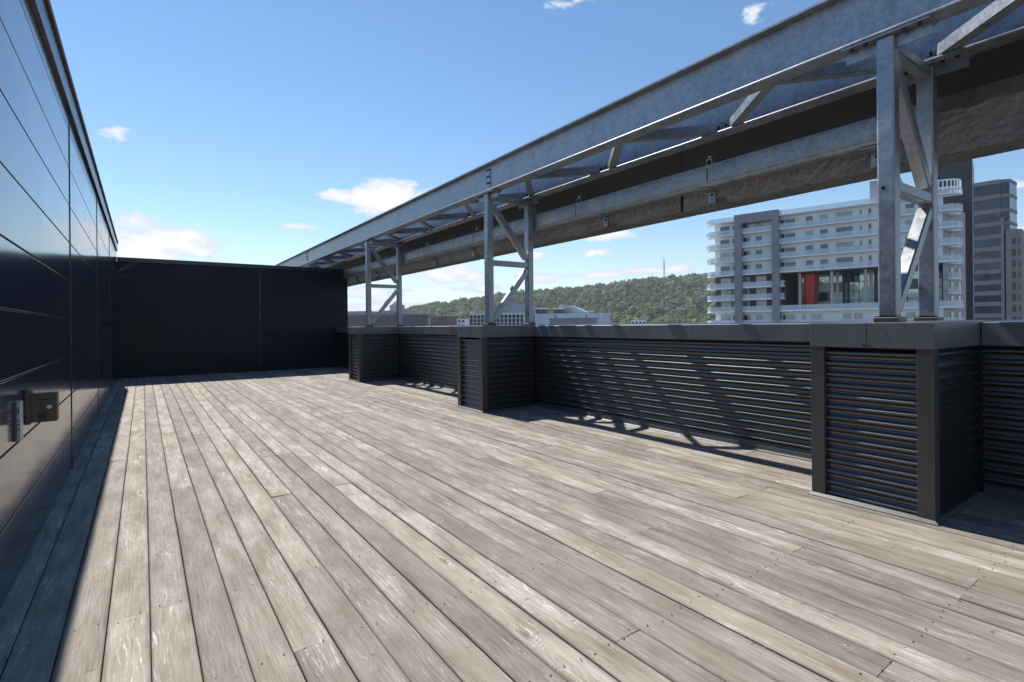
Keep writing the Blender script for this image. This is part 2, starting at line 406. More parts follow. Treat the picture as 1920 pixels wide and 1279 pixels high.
scr = mk('screws', bm, 'screw_steel', deck, k=1); tag(scr, kind='stuff')

# ------------------------------------------------------------------ panelled walls
def panel_rows(): return [.006] + [.275 + .2677 * k for k in range(9)] + [2.525]
ZR = panel_rows()
lw = thing('metal_clad_wall', 'tall glossy charcoal panelled wall along the left edge of the deck, mirroring the sky', 'wall', (XL * H, 4 * H, 0))
mk('wall_core', bbox(XL - .30, XL - .016, YN, YB + .016, -.1, 2.524), 'dark_wall', lw)
YE = [YN, -.59, 2.137, 4.865, 7.59, 10.32, YB - .004]
pm = {}
for a, b in zip(YE, YE[1:]):
    for z0, z1 in zip(ZR, ZR[1:]):
        mk('panel', bbox(XL - .015, XL, a + .006, b - .006, z0 + .003, z1 - .003, bev=.0028, seg=3), 'gloss_cladding', lw)
for yj in YE[1:-1]:
    mk('joint_trim', bbox(XL - .012, XL + .0045, yj - .0055, yj + .0055, .006, 2.524, bev=.002), 'coping_metal', lw)
mk('lower_fascia', bbox(XL - .30, XL + .023, YN, 12.95, 2.5265, 2.672, bev=.003), 'coping_metal', lw)
mk('coping', bbox(XL - .31, XL + .039, YN, 12.86, 2.674, 2.712, bev=.003), 'soffit_brown', lw)

XR = 4.237
bw = thing('metal_clad_wall', 'low matte black panelled wall closing the far end of the deck', 'wall', (2 * H, YB * H, 0))
mk('wall_core', bbox(XL - .30, XR - .004, YB + .017, YB + .25, -.1, 2.36), 'dark_wall', bw)
for a, b in ((XL - .014, 2.190), (2.222, XR)):
    for z0, z1 in zip(ZR, ZR[1:]):
        z1 = min(z1, 2.36)
        if z1 - z0 > .03: mk('panel', bbox(a, b, YB, YB + .015, (z0 + .005 if z0 > .01 else -.02), z1 - .005, bev=.004), 'back_cladding', bw)
mk('joint_trim', bbox(2.191, 2.221, YB - .008, YB + .014, .006, 2.359, bev=.002), 'coping_metal', bw)
for a, b in ((XL + .002, 2.204), (2.207, XR + .006)):
    mk('coping', bbox(a, b, YB - .02, YB + .27, 2.362, 2.452, bev=.004), 'coping_metal', bw)

# ------------------------------------------------------------------ parapet and piers
XP, XC, ZT, ZB = 3.173, 3.933, .994, .862
RIB = .0613
def corr_sheet(a0, a1, z0, z1, base, depth, horiz_axis, sign):
    """corrugated sheet; ribs run along the horizontal axis ('y' or 'x'); sign = outward direction"""
    bm = bmesh.new(); n = int((z1 - z0) / RIB * 12)
    cols_ = max(1, int((a1 - a0) / .6)); rows = []
    for i in range(n + 1):
        z = z0 + (z1 - z0) * i / n
        ph = 2 * math.pi * (z - .032) / RIB
        d = depth * (.5 + .5 * math.cos(ph + .35 * math.sin(ph)))
        row = []
        for j in range(cols_ + 1):
            a = a0 + (a1 - a0) * j / cols_
            row.append(bm.verts.new((base + sign * d, a, z) if horiz_axis == 'y' else (a, base + sign * d, z)))
        rows.append(row)
    for r0, r1 in zip(rows, rows[1:]):
        for j in range(cols_): bm.faces.new((r0[j], r0[j + 1], r1[j + 1], r1[j]))
    return bm
def sheet_screws(name, spots, axis, parent):
    bm = bmesh.new()
    for c in spots: bolt(bm, c, axis, .0038, .004, 6)
    o = mk(name, bm, 'bolt_steel', parent); tag(o, kind='stuff'); return o

par = thing('parapet_wall', 'waist-high charcoal parapet of corrugated metal under a flat cap on the right', 'parapet', (XC * H, 5 * H, 0))
W = .585
Y0S = [.9065, 5.099, 9.280]
gaps = [(YN, .9065), (.9065 + W, 5.099), (5.099 + W, 9.280), (9.280 + W, YB - .006)]
mk('wall_core', bbox(XC + .034, 4.40, YN, YB - .01, -.03, .975), 'dark_wall', par)
for gi, (a, b) in enumerate(gaps):
    cuts = [a + .002, b - .002]
    if gi == 1: cuts.insert(1, 2.836)
    if gi in (2, 3): cuts.insert(1, a + 1.75)
    for c0, c1 in zip(cuts, cuts[1:]):
        bm = bmesh.new(); extrude_y(bm, [(XC, ZB), (4.42, ZB), (4.42, ZT + .012), (XC + .004, ZT - .002), (XC, ZT - .005)], c0 + .0012, c1 - .0012)
        mk('cap', bm, 'cap_metal', par)
    mk('corrugated_sheet', corr_sheet(a + .004, b - .004, .03, .9, XC + .031, .024, 'y', -1), 'corrugated_metal', par, smooth=True)
    bm = bmesh.new(); extrude_y(bm, [(XC + .033, .05), (XC + .010, .05), (XC + .006, .012), (XC - .008, .004), (XC - .008, .001), (XC + .033, .001)], a + .004, b - .004)
    mk('base_flashing', bm, 'flashing_metal', par)
    spots = []
    yy = a + .12
    while yy < b - .05:
        for kz in range(2, 14, 3): spots.append((XC + .014, yy, .032 + RIB * kz))
        yy += .62
    sheet_screws('screws', spots, (-1, 0, 0), par)

def make_pier(y0, label):
    r = thing('parapet_pier', label, 'pier', ((XP + .38) * H, (y0 + W / 2) * H, 0), 'charcoal piers carrying the steel frames')
    y1 = y0 + W; ym = y0 + .293
    XB = XC - .002
    mk('pier_core', bbox(XP + .042, XB + .03, y0 + .034, y1 - .034, -.02, .97), 'dark_wall', r)
    # cap: two front folds, two side folds meeting in mitres, and the flat top
    mk('cap', bbox(XP, XP + .020, y0, ym - .0015, ZB, ZT, bev=.002, seg=2), 'cap_metal', r)
    mk('cap', bbox(XP, XP + .020, ym + .0015, y1, ZB, ZT, bev=.002, seg=2), 'cap_metal', r)
    mk('cap', bbox(XP + .0205, XB, y0 + .001, y0 + .021, ZB, ZT - .001, bev=.002, seg=2), 'cap_metal', r)
    mk('cap', bbox(XP + .0205, XB, y1 - .021, y1 - .001, ZB, ZT - .001, bev=.002, seg=2), 'cap_metal', r)
    bm = bmesh.new(); extrude_y(bm, [(XP + .004, ZT - .03), (XB + .46, ZT - .03), (XB + .46, ZT + .0135), (XP + .004, ZT + .0015)], y0 + .004, y1 - .004)
    mk('cap_top', bm, 'cap_metal', r)
    e = .002
    for a, b in ((y0 + e, y0 + .074), (y1 - .074, y1 - e)):
        mk('corner_trim', bbox(XP + e, XP + .04, a, b, .016, ZB + .002, bev=.0015), 'trim_metal', r)
    for a, b in ((y0 + e + .001, y0 + .032), (y1 - .032, y1 - e - .001)):
        mk('side_trim', bbox(XP + .0405, XP + .075, a, b, .016, ZB + .002, bev=.0015), 'trim_metal', r)
    mk('corrugated_sheet', corr_sheet(y0 + .076, y1 - .076, .02, ZB + .02, XP + .038, .024, 'y', -1), 'corrugated_metal', r, smooth=True)
    mk('corrugated_sheet', corr_sheet(XP + .076, XB + .01, .02, ZB + .02, y0 + .032, .024, 'x', -1), 'corrugated_metal', r, smooth=True)
    mk('corrugated_sheet', corr_sheet(XP + .076, XB + .01, .02, ZB + .02, y1 - .032, .024, 'x', 1), 'corrugated_metal', r, smooth=True)
    bm = bmesh.new()                       # flared foot, mitred at the corners
    for z, o in ((.020, .0), (.003, .019), (.0005, .019)):
        pass
    lv = [[(XP + .003 - o, y0 + .003 - o, z), (XP + .003 - o, y1 - .003 + o, z), (XB, y1 - .003 + o, z), (XB, y0 + .003 - o, z)] for z, o in ((.020, 0), (.005, .017), (.001, .017))]
    V = [[bm.verts.new(p_) for p_ in L] for L in lv]
    for A, B in zip(V, V[1:]):
        for i in (0, 1, 3): j = (i + 1) % 4; bm.faces.new((A[i], A[j], B[j], B[i]))
    bm.faces.new(V[0])
    mk('base_flashing', bm, 'flashing_metal', r)
    sp_ = [(XP + .0195, yy, .032 + RIB * (k_ + .02)) for yy in (y0 + .12, y1 - .105) for k_ in (1, 4, 7, 10, 13)]
    sheet_screws('screws', sp_, (-1, 0, 0), r)
    bm = bmesh.new()
    for dy in (-.012, .012): bolt(bm, (XP + .0005, ym + dy, ZB + .013), (-1, 0, 0), .0055, .006, 8)
    bolt(bm, (XP + .0005, ym - .09, .94), (-1, 0, 0), .003, .003, 8)
    tag(mk('cap_screws', bm, 'bolt_steel', r), kind='stuff')
    return r
pier = make_pier(Y0S[0], 'large charcoal pier nearest the camera, at the right, with corrugated sides')
copy_tree(pier, ((XP + .38) * H, (Y0S[1] + W / 2) * H, 0), 'middle charcoal pier of the parapet, under the second steel frame')
copy_tree(pier, ((XP + .38) * H, (Y0S[2] + W / 2) * H, 0), 'farthest and smallest charcoal pier, in front of the black end wall')

# ------------------------------------------------------------------ steel support frames
YF = [1.190, 5.3825, 9.5635]
PX0, PX1, RX0, RX1 = 3.418, 3.503, 4.030, 4.115
PW = .088
def make_frame(yc, label):
    r = thing('steel_support_frame', label, 'steel frame', ((PX0 + RX1) / 2 * H, yc * H, ZT * H), 'galvanised frames standing on the piers')
    ya, yb = yc - PW / 2, yc + PW / 2
    for a, b, zt in ((PX0, PX1, 2.604), (RX0, RX1, 2.604)):
        p = mk('post', bbox(a, b, ya, yb, ZT + .034, zt, bev=.010, seg=3), 'galvanised_steel', r)
        bm = bmesh.new(); bolt(bm, (a - .0006, yc + .012, 1.755), (-1, 0, 0), .010, .0010, 12)
        mk('drain_hole', bm, 'door_dark', p)
        mk('plinth_flashing', bbox(a - .018, b + .018, ya - .018, yb + .018, ZT + .002, ZT + .032, bev=.004), 'trim_metal', r)
        bm = bmesh.new(); box(bm, a - .014, b + .014, ya - .012, yb + .012, ZT + .0325, ZT + .037)
        mk('sealant_collar', bm, 'door_dark', r)
        xc = (a + b) / 2
        pl = mk('seat_plate', bbox(xc - .062, xc + .062, yc - .215, yc + .215, 2.6045, 2.618), 'galvanised_steel', r)
        mk('stiffener', bbox(xc - .006, xc + .006, yb + .001, yb + .165, 2.535, 2.604), 'galvanised_steel', r)
        mk('stiffener', bbox(xc - .006, xc + .006, ya - .165, ya - .001, 2.535, 2.604), 'galvanised_steel', r)
        bm = bmesh.new()
        for dy in (-.165, -.095, .095, .165):
            for dx in (-.04, .04): bolt(bm, (xc + dx, yc + dy, 2.6045), (0, 0, -1), .011, .014, 6)
        tag(mk('bolt_set', bm, 'bolt_steel', pl), kind='stuff')
    bw_ = .072
    x0, x1 = PX1 - .004, RX0 + .004
    def member(nm, p, q, h_=.066):
        bm = bmesh.new(); bar(bm, p, q, bw_, h_, (0, 1, 0)); bmesh.ops.bevel(bm, geom=[e for e in bm.edges if e.calc_length() > .12], offset=.008, segments=2, affect='EDGES'); return mk(nm, bm, 'galvanised_steel', r)
    member('top_strut', (x0, yc, 2.566), (x1, yc, 2.566))
    member('middle_strut', (x0, yc, 1.768), (x1, yc, 1.768))
    member('upper_brace', (x0 + .012, yc, 2.475), (x1 - .012, yc, 1.852), .074)
    member('lower_brace', (x0 + .012, yc, 1.075), (x1 - .012, yc, 1.690), .070)
    for zz in (2.30, 2.37, 2.24): pass
    return r
fr = make_frame(YF[0], 'big galvanised frame nearest the camera, with two posts and diagonal braces')
copy_tree(fr, ((PX0 + RX1) / 2 * H, YF[1] * H, ZT * H), 'galvanised two-post frame on the middle pier')
copy_tree(fr, ((PX0 + RX1) / 2 * H, YF[2] * H, ZT * H), 'smallest galvanised two-post frame, beside the black end wall')

# ------------------------------------------------------------------ the two long beams with their zigzag bracing
gant = thing('steel_beam_gantry', 'pair of long galvanised beams with zigzag bracing overhead along the parapet', 'beams', (3.76 * H, 6 * H, 2.63 * H))
BY = [-4.4, YF[1] - .028, 13.97, 17.6]
BZ0, BZ1 = 2.6185, 2.956
def ibeam(xc, y0, y1):
    fw, ft, wt = .070, .0145, .008
    prof = [(xc - fw, BZ0), (xc + fw, BZ0), (xc + fw, BZ0 + ft), (xc + wt, BZ0 + ft), (xc + wt, BZ1 - ft), (xc + fw, BZ1 - ft), (xc + fw, BZ1), (xc - fw, BZ1), (xc - fw, BZ1 - ft), (xc - wt, BZ1 - ft), (xc - wt, BZ0 + ft), (xc - fw + .006, BZ0 + ft), (xc - fw + .002, BZ0 + ft - .002), (xc - fw, BZ0 + ft - .006)]
    bm = bmesh.new(); extrude_y(bm, prof, y0, y1); return bm
for nm, xc in (('front_beam', 3.4605), ('rear_beam', 4.0725)):
    for a, b in zip(BY, BY[1:]):
        o = mk(nm, ibeam(xc, a + .0015, b - .0015), 'galvanised_steel', gant)
    for ys_ in BY[1:3]:
        pl = mk('splice_plate', bbox(xc - .0165, xc - .0085, ys_ - .034, ys_ + .034, BZ0 + .075, BZ1 - .022, bev=.001), 'galvanised_steel', gant)
        bm = bmesh.new()
        for dy in (-.02, .02):
            for zz in (.11, .19, .27): bolt(bm, (xc - .0165, ys_ + dy, BZ0 + zz), (-1, 0, 0), .011, .012, 6)
        tag(mk('bolt_set', bm, 'bolt_steel', pl), kind='stuff')
nodes_ = [YF[0] + 1.397 * k for k in range(-3, 12)]
for yn in nodes_:
    for sgn in (-1, 1):
        dv = Vector((3.472 - 4.060, sgn * .69, 0)); L = dv.length; dv.normalize()
        p_ = Vector((4.060, yn + sgn * .03, 0)); q_ = p_ + dv * (L - .01)
        s_ = Vector((-dv.y, dv.x, 0))
        bm = bmesh.new()
        bar(bm, p_ + Vector((0, 0, 2.676)), q_ + Vector((0, 0, 2.676)), .072, .008, (0, 0, 1))
        bar(bm, p_ + Vector((0, 0, 2.6385)) + s_ * (-sgn * .034), q_ + Vector((0, 0, 2.6385)) + s_ * (-sgn * .034), .007, .06, (0, 0, 1))
        mk('brace', bm, 'galvanised_steel', gant)
    gp = mk('gusset_plate', bbox(4.006, 4.064, yn - .06, yn + .06, 2.6335, 2.6405), 'galvanised_steel', gant)
    bm = bmesh.new()
    for dy in (-.035, .035): bolt(bm, (4.02, yn + dy, 2.648), (0, 0, 1), .011, .03, 6)
    tag(mk('bolt_set', bm, 'bolt_steel', gp), kind='stuff')

# ------------------------------------------------------------------ concrete beam behind, tube rail in front of it
FX0, FX1, FZ0, FZ1 = 4.30, 4.56, 2.085, 2.90
con = thing('concrete_beam', 'rough brown rendered concrete beam behind the galvanised frames', 'concrete beam', (4.43 * H, 6 * H, FZ0 * H))
def rough_face(y0, y1):
    zz = np.arange(FZ0 * H, 2.62 * H, .012); yy = np.arange(y0 * H, y1 * H, .012)
    Yg, Zg = np.meshgrid(yy, zz)
    dirn = fbm(Yg * .8 + 3, Zg * .8, 91, 2) * 6.28                       # trowel strokes turn from place to place
    u_ = Yg * np.cos(dirn) + Zg * np.sin(dirn); v_ = -Yg * np.sin(dirn) + Zg * np.cos(dirn)
    dsp = (fbm(u_ * 7 + 80, v_ * 38 + 80, 5, 3) - .5) * .0020 + (fbm(Yg * 28 + 40, Zg * 28, 15, 3) - .5) * .0026 + (fbm(Yg * 1.5, Zg * 2, 25, 2) - .5) * .0012
    rid = fbm(u_ * 3 + 30, v_ * 17 + 30, 45, 2); dsp -= np.clip(.025 - np.abs(rid - .66), 0, 1) * .03
    off = WLOC[con.name]
    nz, ny = Yg.shape
    edge = np.where(np.arange(nz)[:, None] == 0, (fbm(Yg * 9, Zg, 33, 3) - .5) * .02, 0)
    v = np.stack([np.full(Yg.size, FX0 * H) - off.x + dsp.ravel(), Yg.ravel() - off.y, (Zg + edge).ravel() - off.z], 1)
    idx = np.arange(nz * ny).reshape(nz, ny)
    f = np.stack([idx[:-1, :-1].ravel(), idx[1:, :-1].ravel(), idx[1:, 1:].ravel(), idx[:-1, 1:].ravel()], 1)
    me = bpy.data.meshes.new('rendered_face'); me.from_pydata(v.tolist(), [], f.tolist()); return me
for a, b in ((-1.2, 3.2), (3.222, 13.6)):
    mesh_obj('rendered_face', rough_face(a, b), 'rough_concrete', con, smooth=True)
mk('beam_core', bbox(FX0 + .012, FX1, -4.4, 3.2, FZ0 + .002, FZ1), 'rough_concrete', con)
mk('beam_core', bbox(FX0 + .012, FX1, 3.222, 16.5, FZ0 + .002, FZ1), 'rough_concrete', con)
mk('joint_filler', bbox(FX0 + .03, FX1 - .02, 3.2, 3.222, FZ0 + .02, FZ1), 'door_dark', con)
for a, b in ((-4.4, 3.2), (3.206, 16.5)):
    mk('shade_strip', bbox(FX0 - .0075, FX0 + .011, a, b, 2.475, FZ1 + .002), 'painted_shade', con)  # added dark strip: upper shade put into colour, its ledge shades the concrete below
rail = thing('tube_rail', 'thick galvanised tube running level behind the frames in front of the concrete beam', 'steel tube', (4.2 * H, 7 * H, 2.22 * H))
bm = bmesh.new(); extrude_y(bm, rounded(4.132, 4.272, 2.225, 2.425, .040, 5), 1.20, 13.18)
tb = mk('tube', bm, 'galvanised_tube', rail)
for q in tb.data.polygons: q.use_smooth = len(q.vertices) == 4
md = tb.modifiers.new('edge', 'EDGE_SPLIT'); md.split_angle = math.radians(40)
for yy in (1.545, 2.866, 4.216, 7.1, 8.457, 11.3, 12.6):
    mk('hanger_plate', bbox(4.150, FX0 - .006, yy - .055, yy + .055, 2.2135, 2.2225), 'galvanised_steel', rail)
    cl = mk('clip_angle', bbox(4.276, 4.286, yy - .035, yy + .035, 2.105, 2.212, bev=.001), 'galvanised_tube', rail)
    bm = bmesh.new(); bolt(bm, (4.276, yy - .005, 2.175), (-1, 0, 0), .011, .010, 8); bolt(bm, (4.2755, yy - .005, 2.140), (-1, 0, 0), .008, .0008, 8)
    mk('clip_bolt', bm, 'bolt_steel', cl)
for yy in (2.84, 4.579, 6.9, 8.6, 10.6):
    bm = bmesh.new()
    for a in ((4.205, 4.270, yy - .03, yy + .03, 2.427, 2.433), (4.205, 4.270, yy - .03, yy + .03, 2.482, 2.488), (4.205, 4.270, yy - .030, yy - .0245, 2.434, 2.481), (4.205, 4.270, yy + .0245, yy + .030, 2.434, 2.481)): box(bm, *a)
    cb = mk('box_clip', bm, 'galvanised_tube', rail)
    mk('rust_stain', bbox(4.1312, 4.1318, yy - .035, yy - .02, 2.27, 2.386), 'rust', rail); mk('rusty_bolt', bbox(4.21, 4.25, yy - .02, yy + .02, 2.4885, 2.515, bev=.006), 'rust', cb)
for yf in YF[1:]:
    for z0 in (2.165, 2.45):
        g = mk('fixing_lug', bbox(4.116, 4.135, yf - .075, yf - .005, z0, z0 + .07), 'galvanised_steel', rail)

# ------------------------------------------------------------------ small things on the wall
bx = thing('lockable_box', 'small dark brown lockable box sticking out of the left wall', 'box', (XL * H, 3.06 * H, .59 * H))
mk('back_plate', bbox(XL + .001, XL + .020, 3.044, 3.13, .590, .742, bev=.002), 'box_brown', bx)
hs = mk('housing', bbox(XL + .0205, XL + .108, 3.05, 3.115, .597, .722, bev=.002), 'box_brown', bx)
bm = bmesh.new(); bolt(bm, (XL + .082, 3.05, .662), (0, -1, 0), .009, .006, 14); mk('lock', bm, 'chrome', bx)
mk('label_plate', bbox(XL + .05, XL + .073, 3.0488, 3.0497, .692, .698), 'soffit_brown', bx)
mk('label_plate', bbox(XL + .045, XL + .071, 3.0488, 3.0497, .612, .641), 'soffit_brown', bx)
sl = thing('wall_switch_unit', 'slim pale upright switch unit on the left wall, beside the brown box', 'switch', (XL * H, 2.85 * H, .55 * H))
mk('back_plate', bbox(XL + .001, XL + .006, 2.832, 2.90, .556, .714), 'red_brown_plastic', sl)
mk('cover', bbox(XL + .0065, XL + .019, 2.836, 2.896, .558, .712, bev=.002), 'pale_plastic', sl)
mk('button', bbox(XL + .010, XL + .0155, 2.8335, 2.8358, .665, .688), 'flashing_metal', sl)
for zz in (.60, .62, .635): mk('mark', bbox(XL + .009, XL + .0165, 2.8345, 2.8358, zz, zz + .006), 'red_brown_plastic', sl)
tw = thing('dry_twigs', 'sprig of dry twigs caught in the top corner where the two dark walls meet', 'twigs', (-.38 * H, 13.05 * H, 2.1 * H))
rt = random.Random(5)
for (x1, z1) in ((-.04, 2.41), (-.18, 2.34), (-.19, 2.03), (-.10, 2.29), (-.25, 2.26)):
    p0 = Vector((-.385 + rt.uniform(0, .02), 13.12 - rt.uniform(0, .1), 2.16 + rt.uniform(-.06, .06))); p1 = Vector((x1, 13.05 + rt.uniform(-.12, .1), z1))
    pts = [p0.lerp(p1, s_) + Vector((0, 0, math.sin(s_ * 3.1) * rt.uniform(-.03, .03))) for s_ in (0, .3, .6, 1)]
    bm = bmesh.new(); tube(bm, pts, .0035, .0015); 
    for s_ in (.5, .75):
        q0 = p0.lerp(p1, s_); tube(bm, [q0, q0 + Vector((rt.uniform(.02, .06), 0, rt.uniform(-.05, .06)))], .0022, .001, 5)
    mk('twig', bm, 'dry_twig', tw)
bm = bmesh.new(); extrude_y(bm, rounded(3.60, 3.68, .001, .028, .012, 3), 13.02, 13.08)
tag(mk('drain_cover', bm, 'flashing_metal'), 'tiny pale drain cover at the foot of the black end wall', 'drain')

# ================================================================== the city beyond (metres)
GZ = -28.0
bm = bmesh.new(); bmesh.ops.create_grid(bm, x_segments=8, y_segments=8, size=9000)
for v in bm.verts: v.co.z = GZ
g = mk('ground', bm, 'city_ground', k=1); tag(g, kind='structure')
# the building the terrace stands on
hb = thing('host_building', 'brick building carrying the roof terrace, just below the deck', 'building', (1.5 * H, 4 * H, GZ))
mk('wall', bbox(-9, 5.35, YN * H - 1, 20, GZ, -.16), 'brown_far', hb, k=1)

class Face:
    """a vertical plane through two plan points; u runs along it, v outward, z up"""
    def __init__(s, A, B, side=None):
        s.A = Vector((A[0], A[1], 0)); d = Vector((B[0] - A[0], B[1] - A[1], 0)); s.L = d.length; s.u = d.normalized()
        s.n = Vector((s.u.y, -s.u.x, 0))
        if s.n.dot(-s.A) < 0: s.n = -s.n
    def P(s, u, v, z): return s.A + s.u * u + s.n * v + Vector((0, 0, z))
    def hit(s, px, py, v=0.0):
        d = ray(px, py); p0 = s.A + s.n * v; t_ = (p0 - EYE).dot(s.n) / d.dot(s.n); q = EYE + d * t_
        return (q - s.A).dot(s.u), q.z
    def U(s, px, v=0.0, py=500): return s.hit(px, py, v)[0]
    def box(s, bm, u0, u1, v0, v1, z0, z1):
        v = [bm.verts.new(s.P(u, w_, z)) for u in (u0, u1) for w_ in (v0, v1) for z in (z0, z1)]
        for f in ((0, 1, 3, 2), (4, 6, 7, 5), (0, 4, 5, 1), (2, 3, 7, 6), (0, 2, 6, 4), (1, 5, 7, 3)): bm.faces.new([v[i] for i in f])
    def mk(s, name, m, parent, *a):
        bm = bmesh.new(); s.box(bm, *a); return mk(name, bm, m, parent, k=1)
    def poly(s, name, m, parent, pts, z0, z1):
        bm = bmesh.new(); prism(bm, [tuple(s.P(u, v, 0))[:2] for u, v in pts], z0, z1); return mk(name, bm, m, parent, k=1)
def plan(px, d): p = at_depth(px, 600, d); return (p.x, p.y)

# ---- white apartment tower
T = Face(plan(1342, 120.4), plan(1645.6, 100.5))
apt = thing('apartment_tower', 'white apartment tower with long balconies and a red panel in its open storeys', 'apartment tower', T.P(15, -8, GZ))
SL = [23.85, 20.9, 17.9, 14.9, 11.85, 9.05, 6.4, 3.78, .75, -2.25, -5.25]
uP1a, uP1b = T.U(1377, 2.0), T.U(1390, 2.0); uP2a, uP2b = T.U(1447, 2.0), T.U(1460.5, 2.0)
uR = T.U(1768, 0)
VB = 1.6
DEP = 15.0
# wall body: white slabs of wall per storey so that storeys keep their own colour
zt_ = SL[0] + .5
uA = uP2b - .15
for i, z in enumerate(SL[:-1]):
    zb = SL[i + 1] + .12; dark = 4 <= i <= 6
    T.mk('storey_wall', 'brown_brick' if dark else 'white_render', apt, 0, uA - .01, -DEP, 0, zb + .001, z)
    if not dark: T.mk('storey_wall', 'white_render', apt, uA, uR, -DEP, 0, zb + .001, z)
T.mk('lower_storeys', 'white_render', apt, 0, uR, -DEP, 0, GZ, SL[-1] + .1)
# atrium: open hall three storeys high
za, zb_ = SL[7] + .12, SL[4]
T.mk('atrium_side_wall', 'dark_wall', apt, uA, uA + .5, -DEP, -.02, za, zb_)
T.mk('atrium_ceiling', 'brown_brick', apt, uA, uR, -DEP, -.02, zb_ - .25, zb_ - .001)
T.mk('atrium_back_wall', 'dark_wall', apt, uA + .5, T.U(1503, -9), -9.2, -9.0, za, zb_ - .26)
ub0, ub1 = T.U(1503, -9), uR - .3
nu, nz = 9, 4
for i in range(nu):
    for j in range(nz):
        u0 = ub0 + (ub1 - ub0) * i / nu; u1 = ub0 + (ub1 - ub0) * (i + 1) / nu; z0 = za + (zb_ - .26 - za) * j / nz; z1 = za + (zb_ - .26 - za) * (j + 1) / nz
        T.mk('pane', 'atrium_glass' if (i * 7 + j * 3) % 5 else 'office_glass', apt, u0 + .06, u1 - .06, -9.15, -9.05, z0 + .06, z1 - .06)
for i in range(nu + 1):
    u0 = ub0 + (ub1 - ub0) * i / nu; T.mk('mullion', 'mullion', apt, u0 - .055, u0 + .055, -9.2, -8.95, za, zb_ - .26)
for j in range(1, nz):
    z0 = za + (zb_ - .26 - za) * j / nz; T.mk('transom', 'mullion', apt, ub0, ub1, -9.19, -8.94, z0 - .05, z0 + .05)
for px_, v_, r_ in ((1499.5, -.9, .30), (1559.5, -1.0, .34), (1570, -4.0, .28), (1623, -1.0, .32), (1633, -4.0, .28)):
    bm = bmesh.new(); c0 = T.P(T.U(px_, v_), v_, 0)
    prism(bm, [(c0.x + r_ * math.cos(q * .5236), c0.y + r_ * math.sin(q * .5236)) for q in range(12)], za, zb_ - .26)
    mk('column', bm, 'concrete_col', apt, k=1)
for px_, v_ in ((1582, -6.0), (1590, -6.0), (1642, -5.5)):
    u0 = T.U(px_, v_); T.mk('dark_column', 'mullion', apt, u0 - .28, u0 + .28, v_ - .4, v_, za, zb_ - .26)
# the red wedge
bm = bmesh.new()
ra, rb_ = T.U(1504, -2.2), T.U(1530.5, -2.2)
pts_ = [(ra, -2.0, za), (rb_ - .45, -1.6, za), (rb_ - .2, -1.6, zb_ - .5), (ra + .5, -1.5, zb_ - .5)]
fr_ = [bm.verts.new(T.P(*q)) for q in pts_]; bk_ = [bm.verts.new(T.P(q[0] + .2, q[1] - 3.5, q[2])) for q in pts_]
mid = [bm.verts.new(T.P(ra + 1.15, -1.35, za)), bm.verts.new(T.P(ra + .75, -1.30, zb_ - .5))]
bm.faces.new((fr_[0], mid[0], mid[1], fr_[3])); bm.faces.new((mid[0], fr_[1], fr_[2], mid[1])); bm.faces.new(bk_[::-1])
bm.faces.new((fr_[1], bk_[1], bk_[2], fr_[2])); bm.faces.new((fr_[0], fr_[3], bk_[3], bk_[0])); bm.faces.new((fr_[3], mid[1], fr_[2], bk_[2], bk_[3])); bm.faces.new((fr_[0], bk_[0], bk_[1], fr_[1], mid[0]))
tag(mk('red_wall_panel', bm, 'red_panel', apt, k=1), 'tall red folded panel in the open storeys')
# pillars and the portal head
for a, b in ((uP1a, uP1b), (uP2a, uP2b)):
    for z0, z1 in zip(SL[::-1], SL[::-1][1:] + [SL[0]]):
        if z1 > z0: T.mk('pillar_panel', 'mauve_panel', apt, a, b, -.5, 2.0, z0 + .02, z1 - .02)
    T.mk('pillar_core', 'dark_wall', apt, a + .03, b - .03, -.5, 1.96, GZ, SL[0])
T.mk('portal_head', 'mauve_panel', apt, uP1a, uP2b, -.5, 2.02, SL[0] + .0, SL[0] + 1.2)
T.mk('portal_head', 'mauve_panel', apt, uP1b, uP2a, -.5, 2.0, SL[0] - .75, SL[0] - .02)
# balconies
uL = -1.75
def arc(cu, cv, ru, rv, a0, a1, n=8): return [(cu + ru * math.cos(math.radians(a0 + (a1 - a0) * k / n)), cv + rv * math.sin(math.radians(a0 + (a1 - a0) * k / n))) for k in range(n + 1)]
def band(name, m, pts, th_, z0, z1):       # thin upright band following a plan line
    bm = bmesh.new(); A = [];
    for k, (u_, v_) in enumerate(pts):
        q0 = Vector(pts[max(0, k - 1)]); q1 = Vector(pts[min(len(pts) - 1, k + 1)]); tn = (q1 - q0).normalized(); nn = Vector((tn.y, -tn.x))
        i_ = (u_ + nn.x * th_, v_ + nn.y * th_)
        A.append([bm.verts.new(T.P(u_, v_, z0)), bm.verts.new(T.P(u_, v_, z1)), bm.verts.new(T.P(i_[0], i_[1], z1)), bm.verts.new(T.P(i_[0], i_[1], z0))])
    for a, b in zip(A, A[1:]):
        for k in range(4): bm.faces.new((a[k], b[k], b[(k + 1) % 4], a[(k + 1) % 4]))
    bm.faces.new(A[0]); bm.faces.new(A[-1][::-1]); return mk(name, bm, m, apt, k=1)
def posts_along(pts, z0, z1, step=1.3):
    bm = bmesh.new()
    for (a, b) in zip(pts, pts[1:]):
        L = math.dist(a, b); n = max(1, round(L / step))
        for k in range(n):
            s_ = k / n; T.box(bm, a[0] + (b[0] - a[0]) * s_ - .03, a[0] + (b[0] - a[0]) * s_ + .03, a[1] + (b[1] - a[1]) * s_ - .03, a[1] + (b[1] - a[1]) * s_ + .035, z0, z1)
    return tag(mk('railing_posts', bm, 'window_frame', apt, k=1), kind='stuff')
RC = 3.0
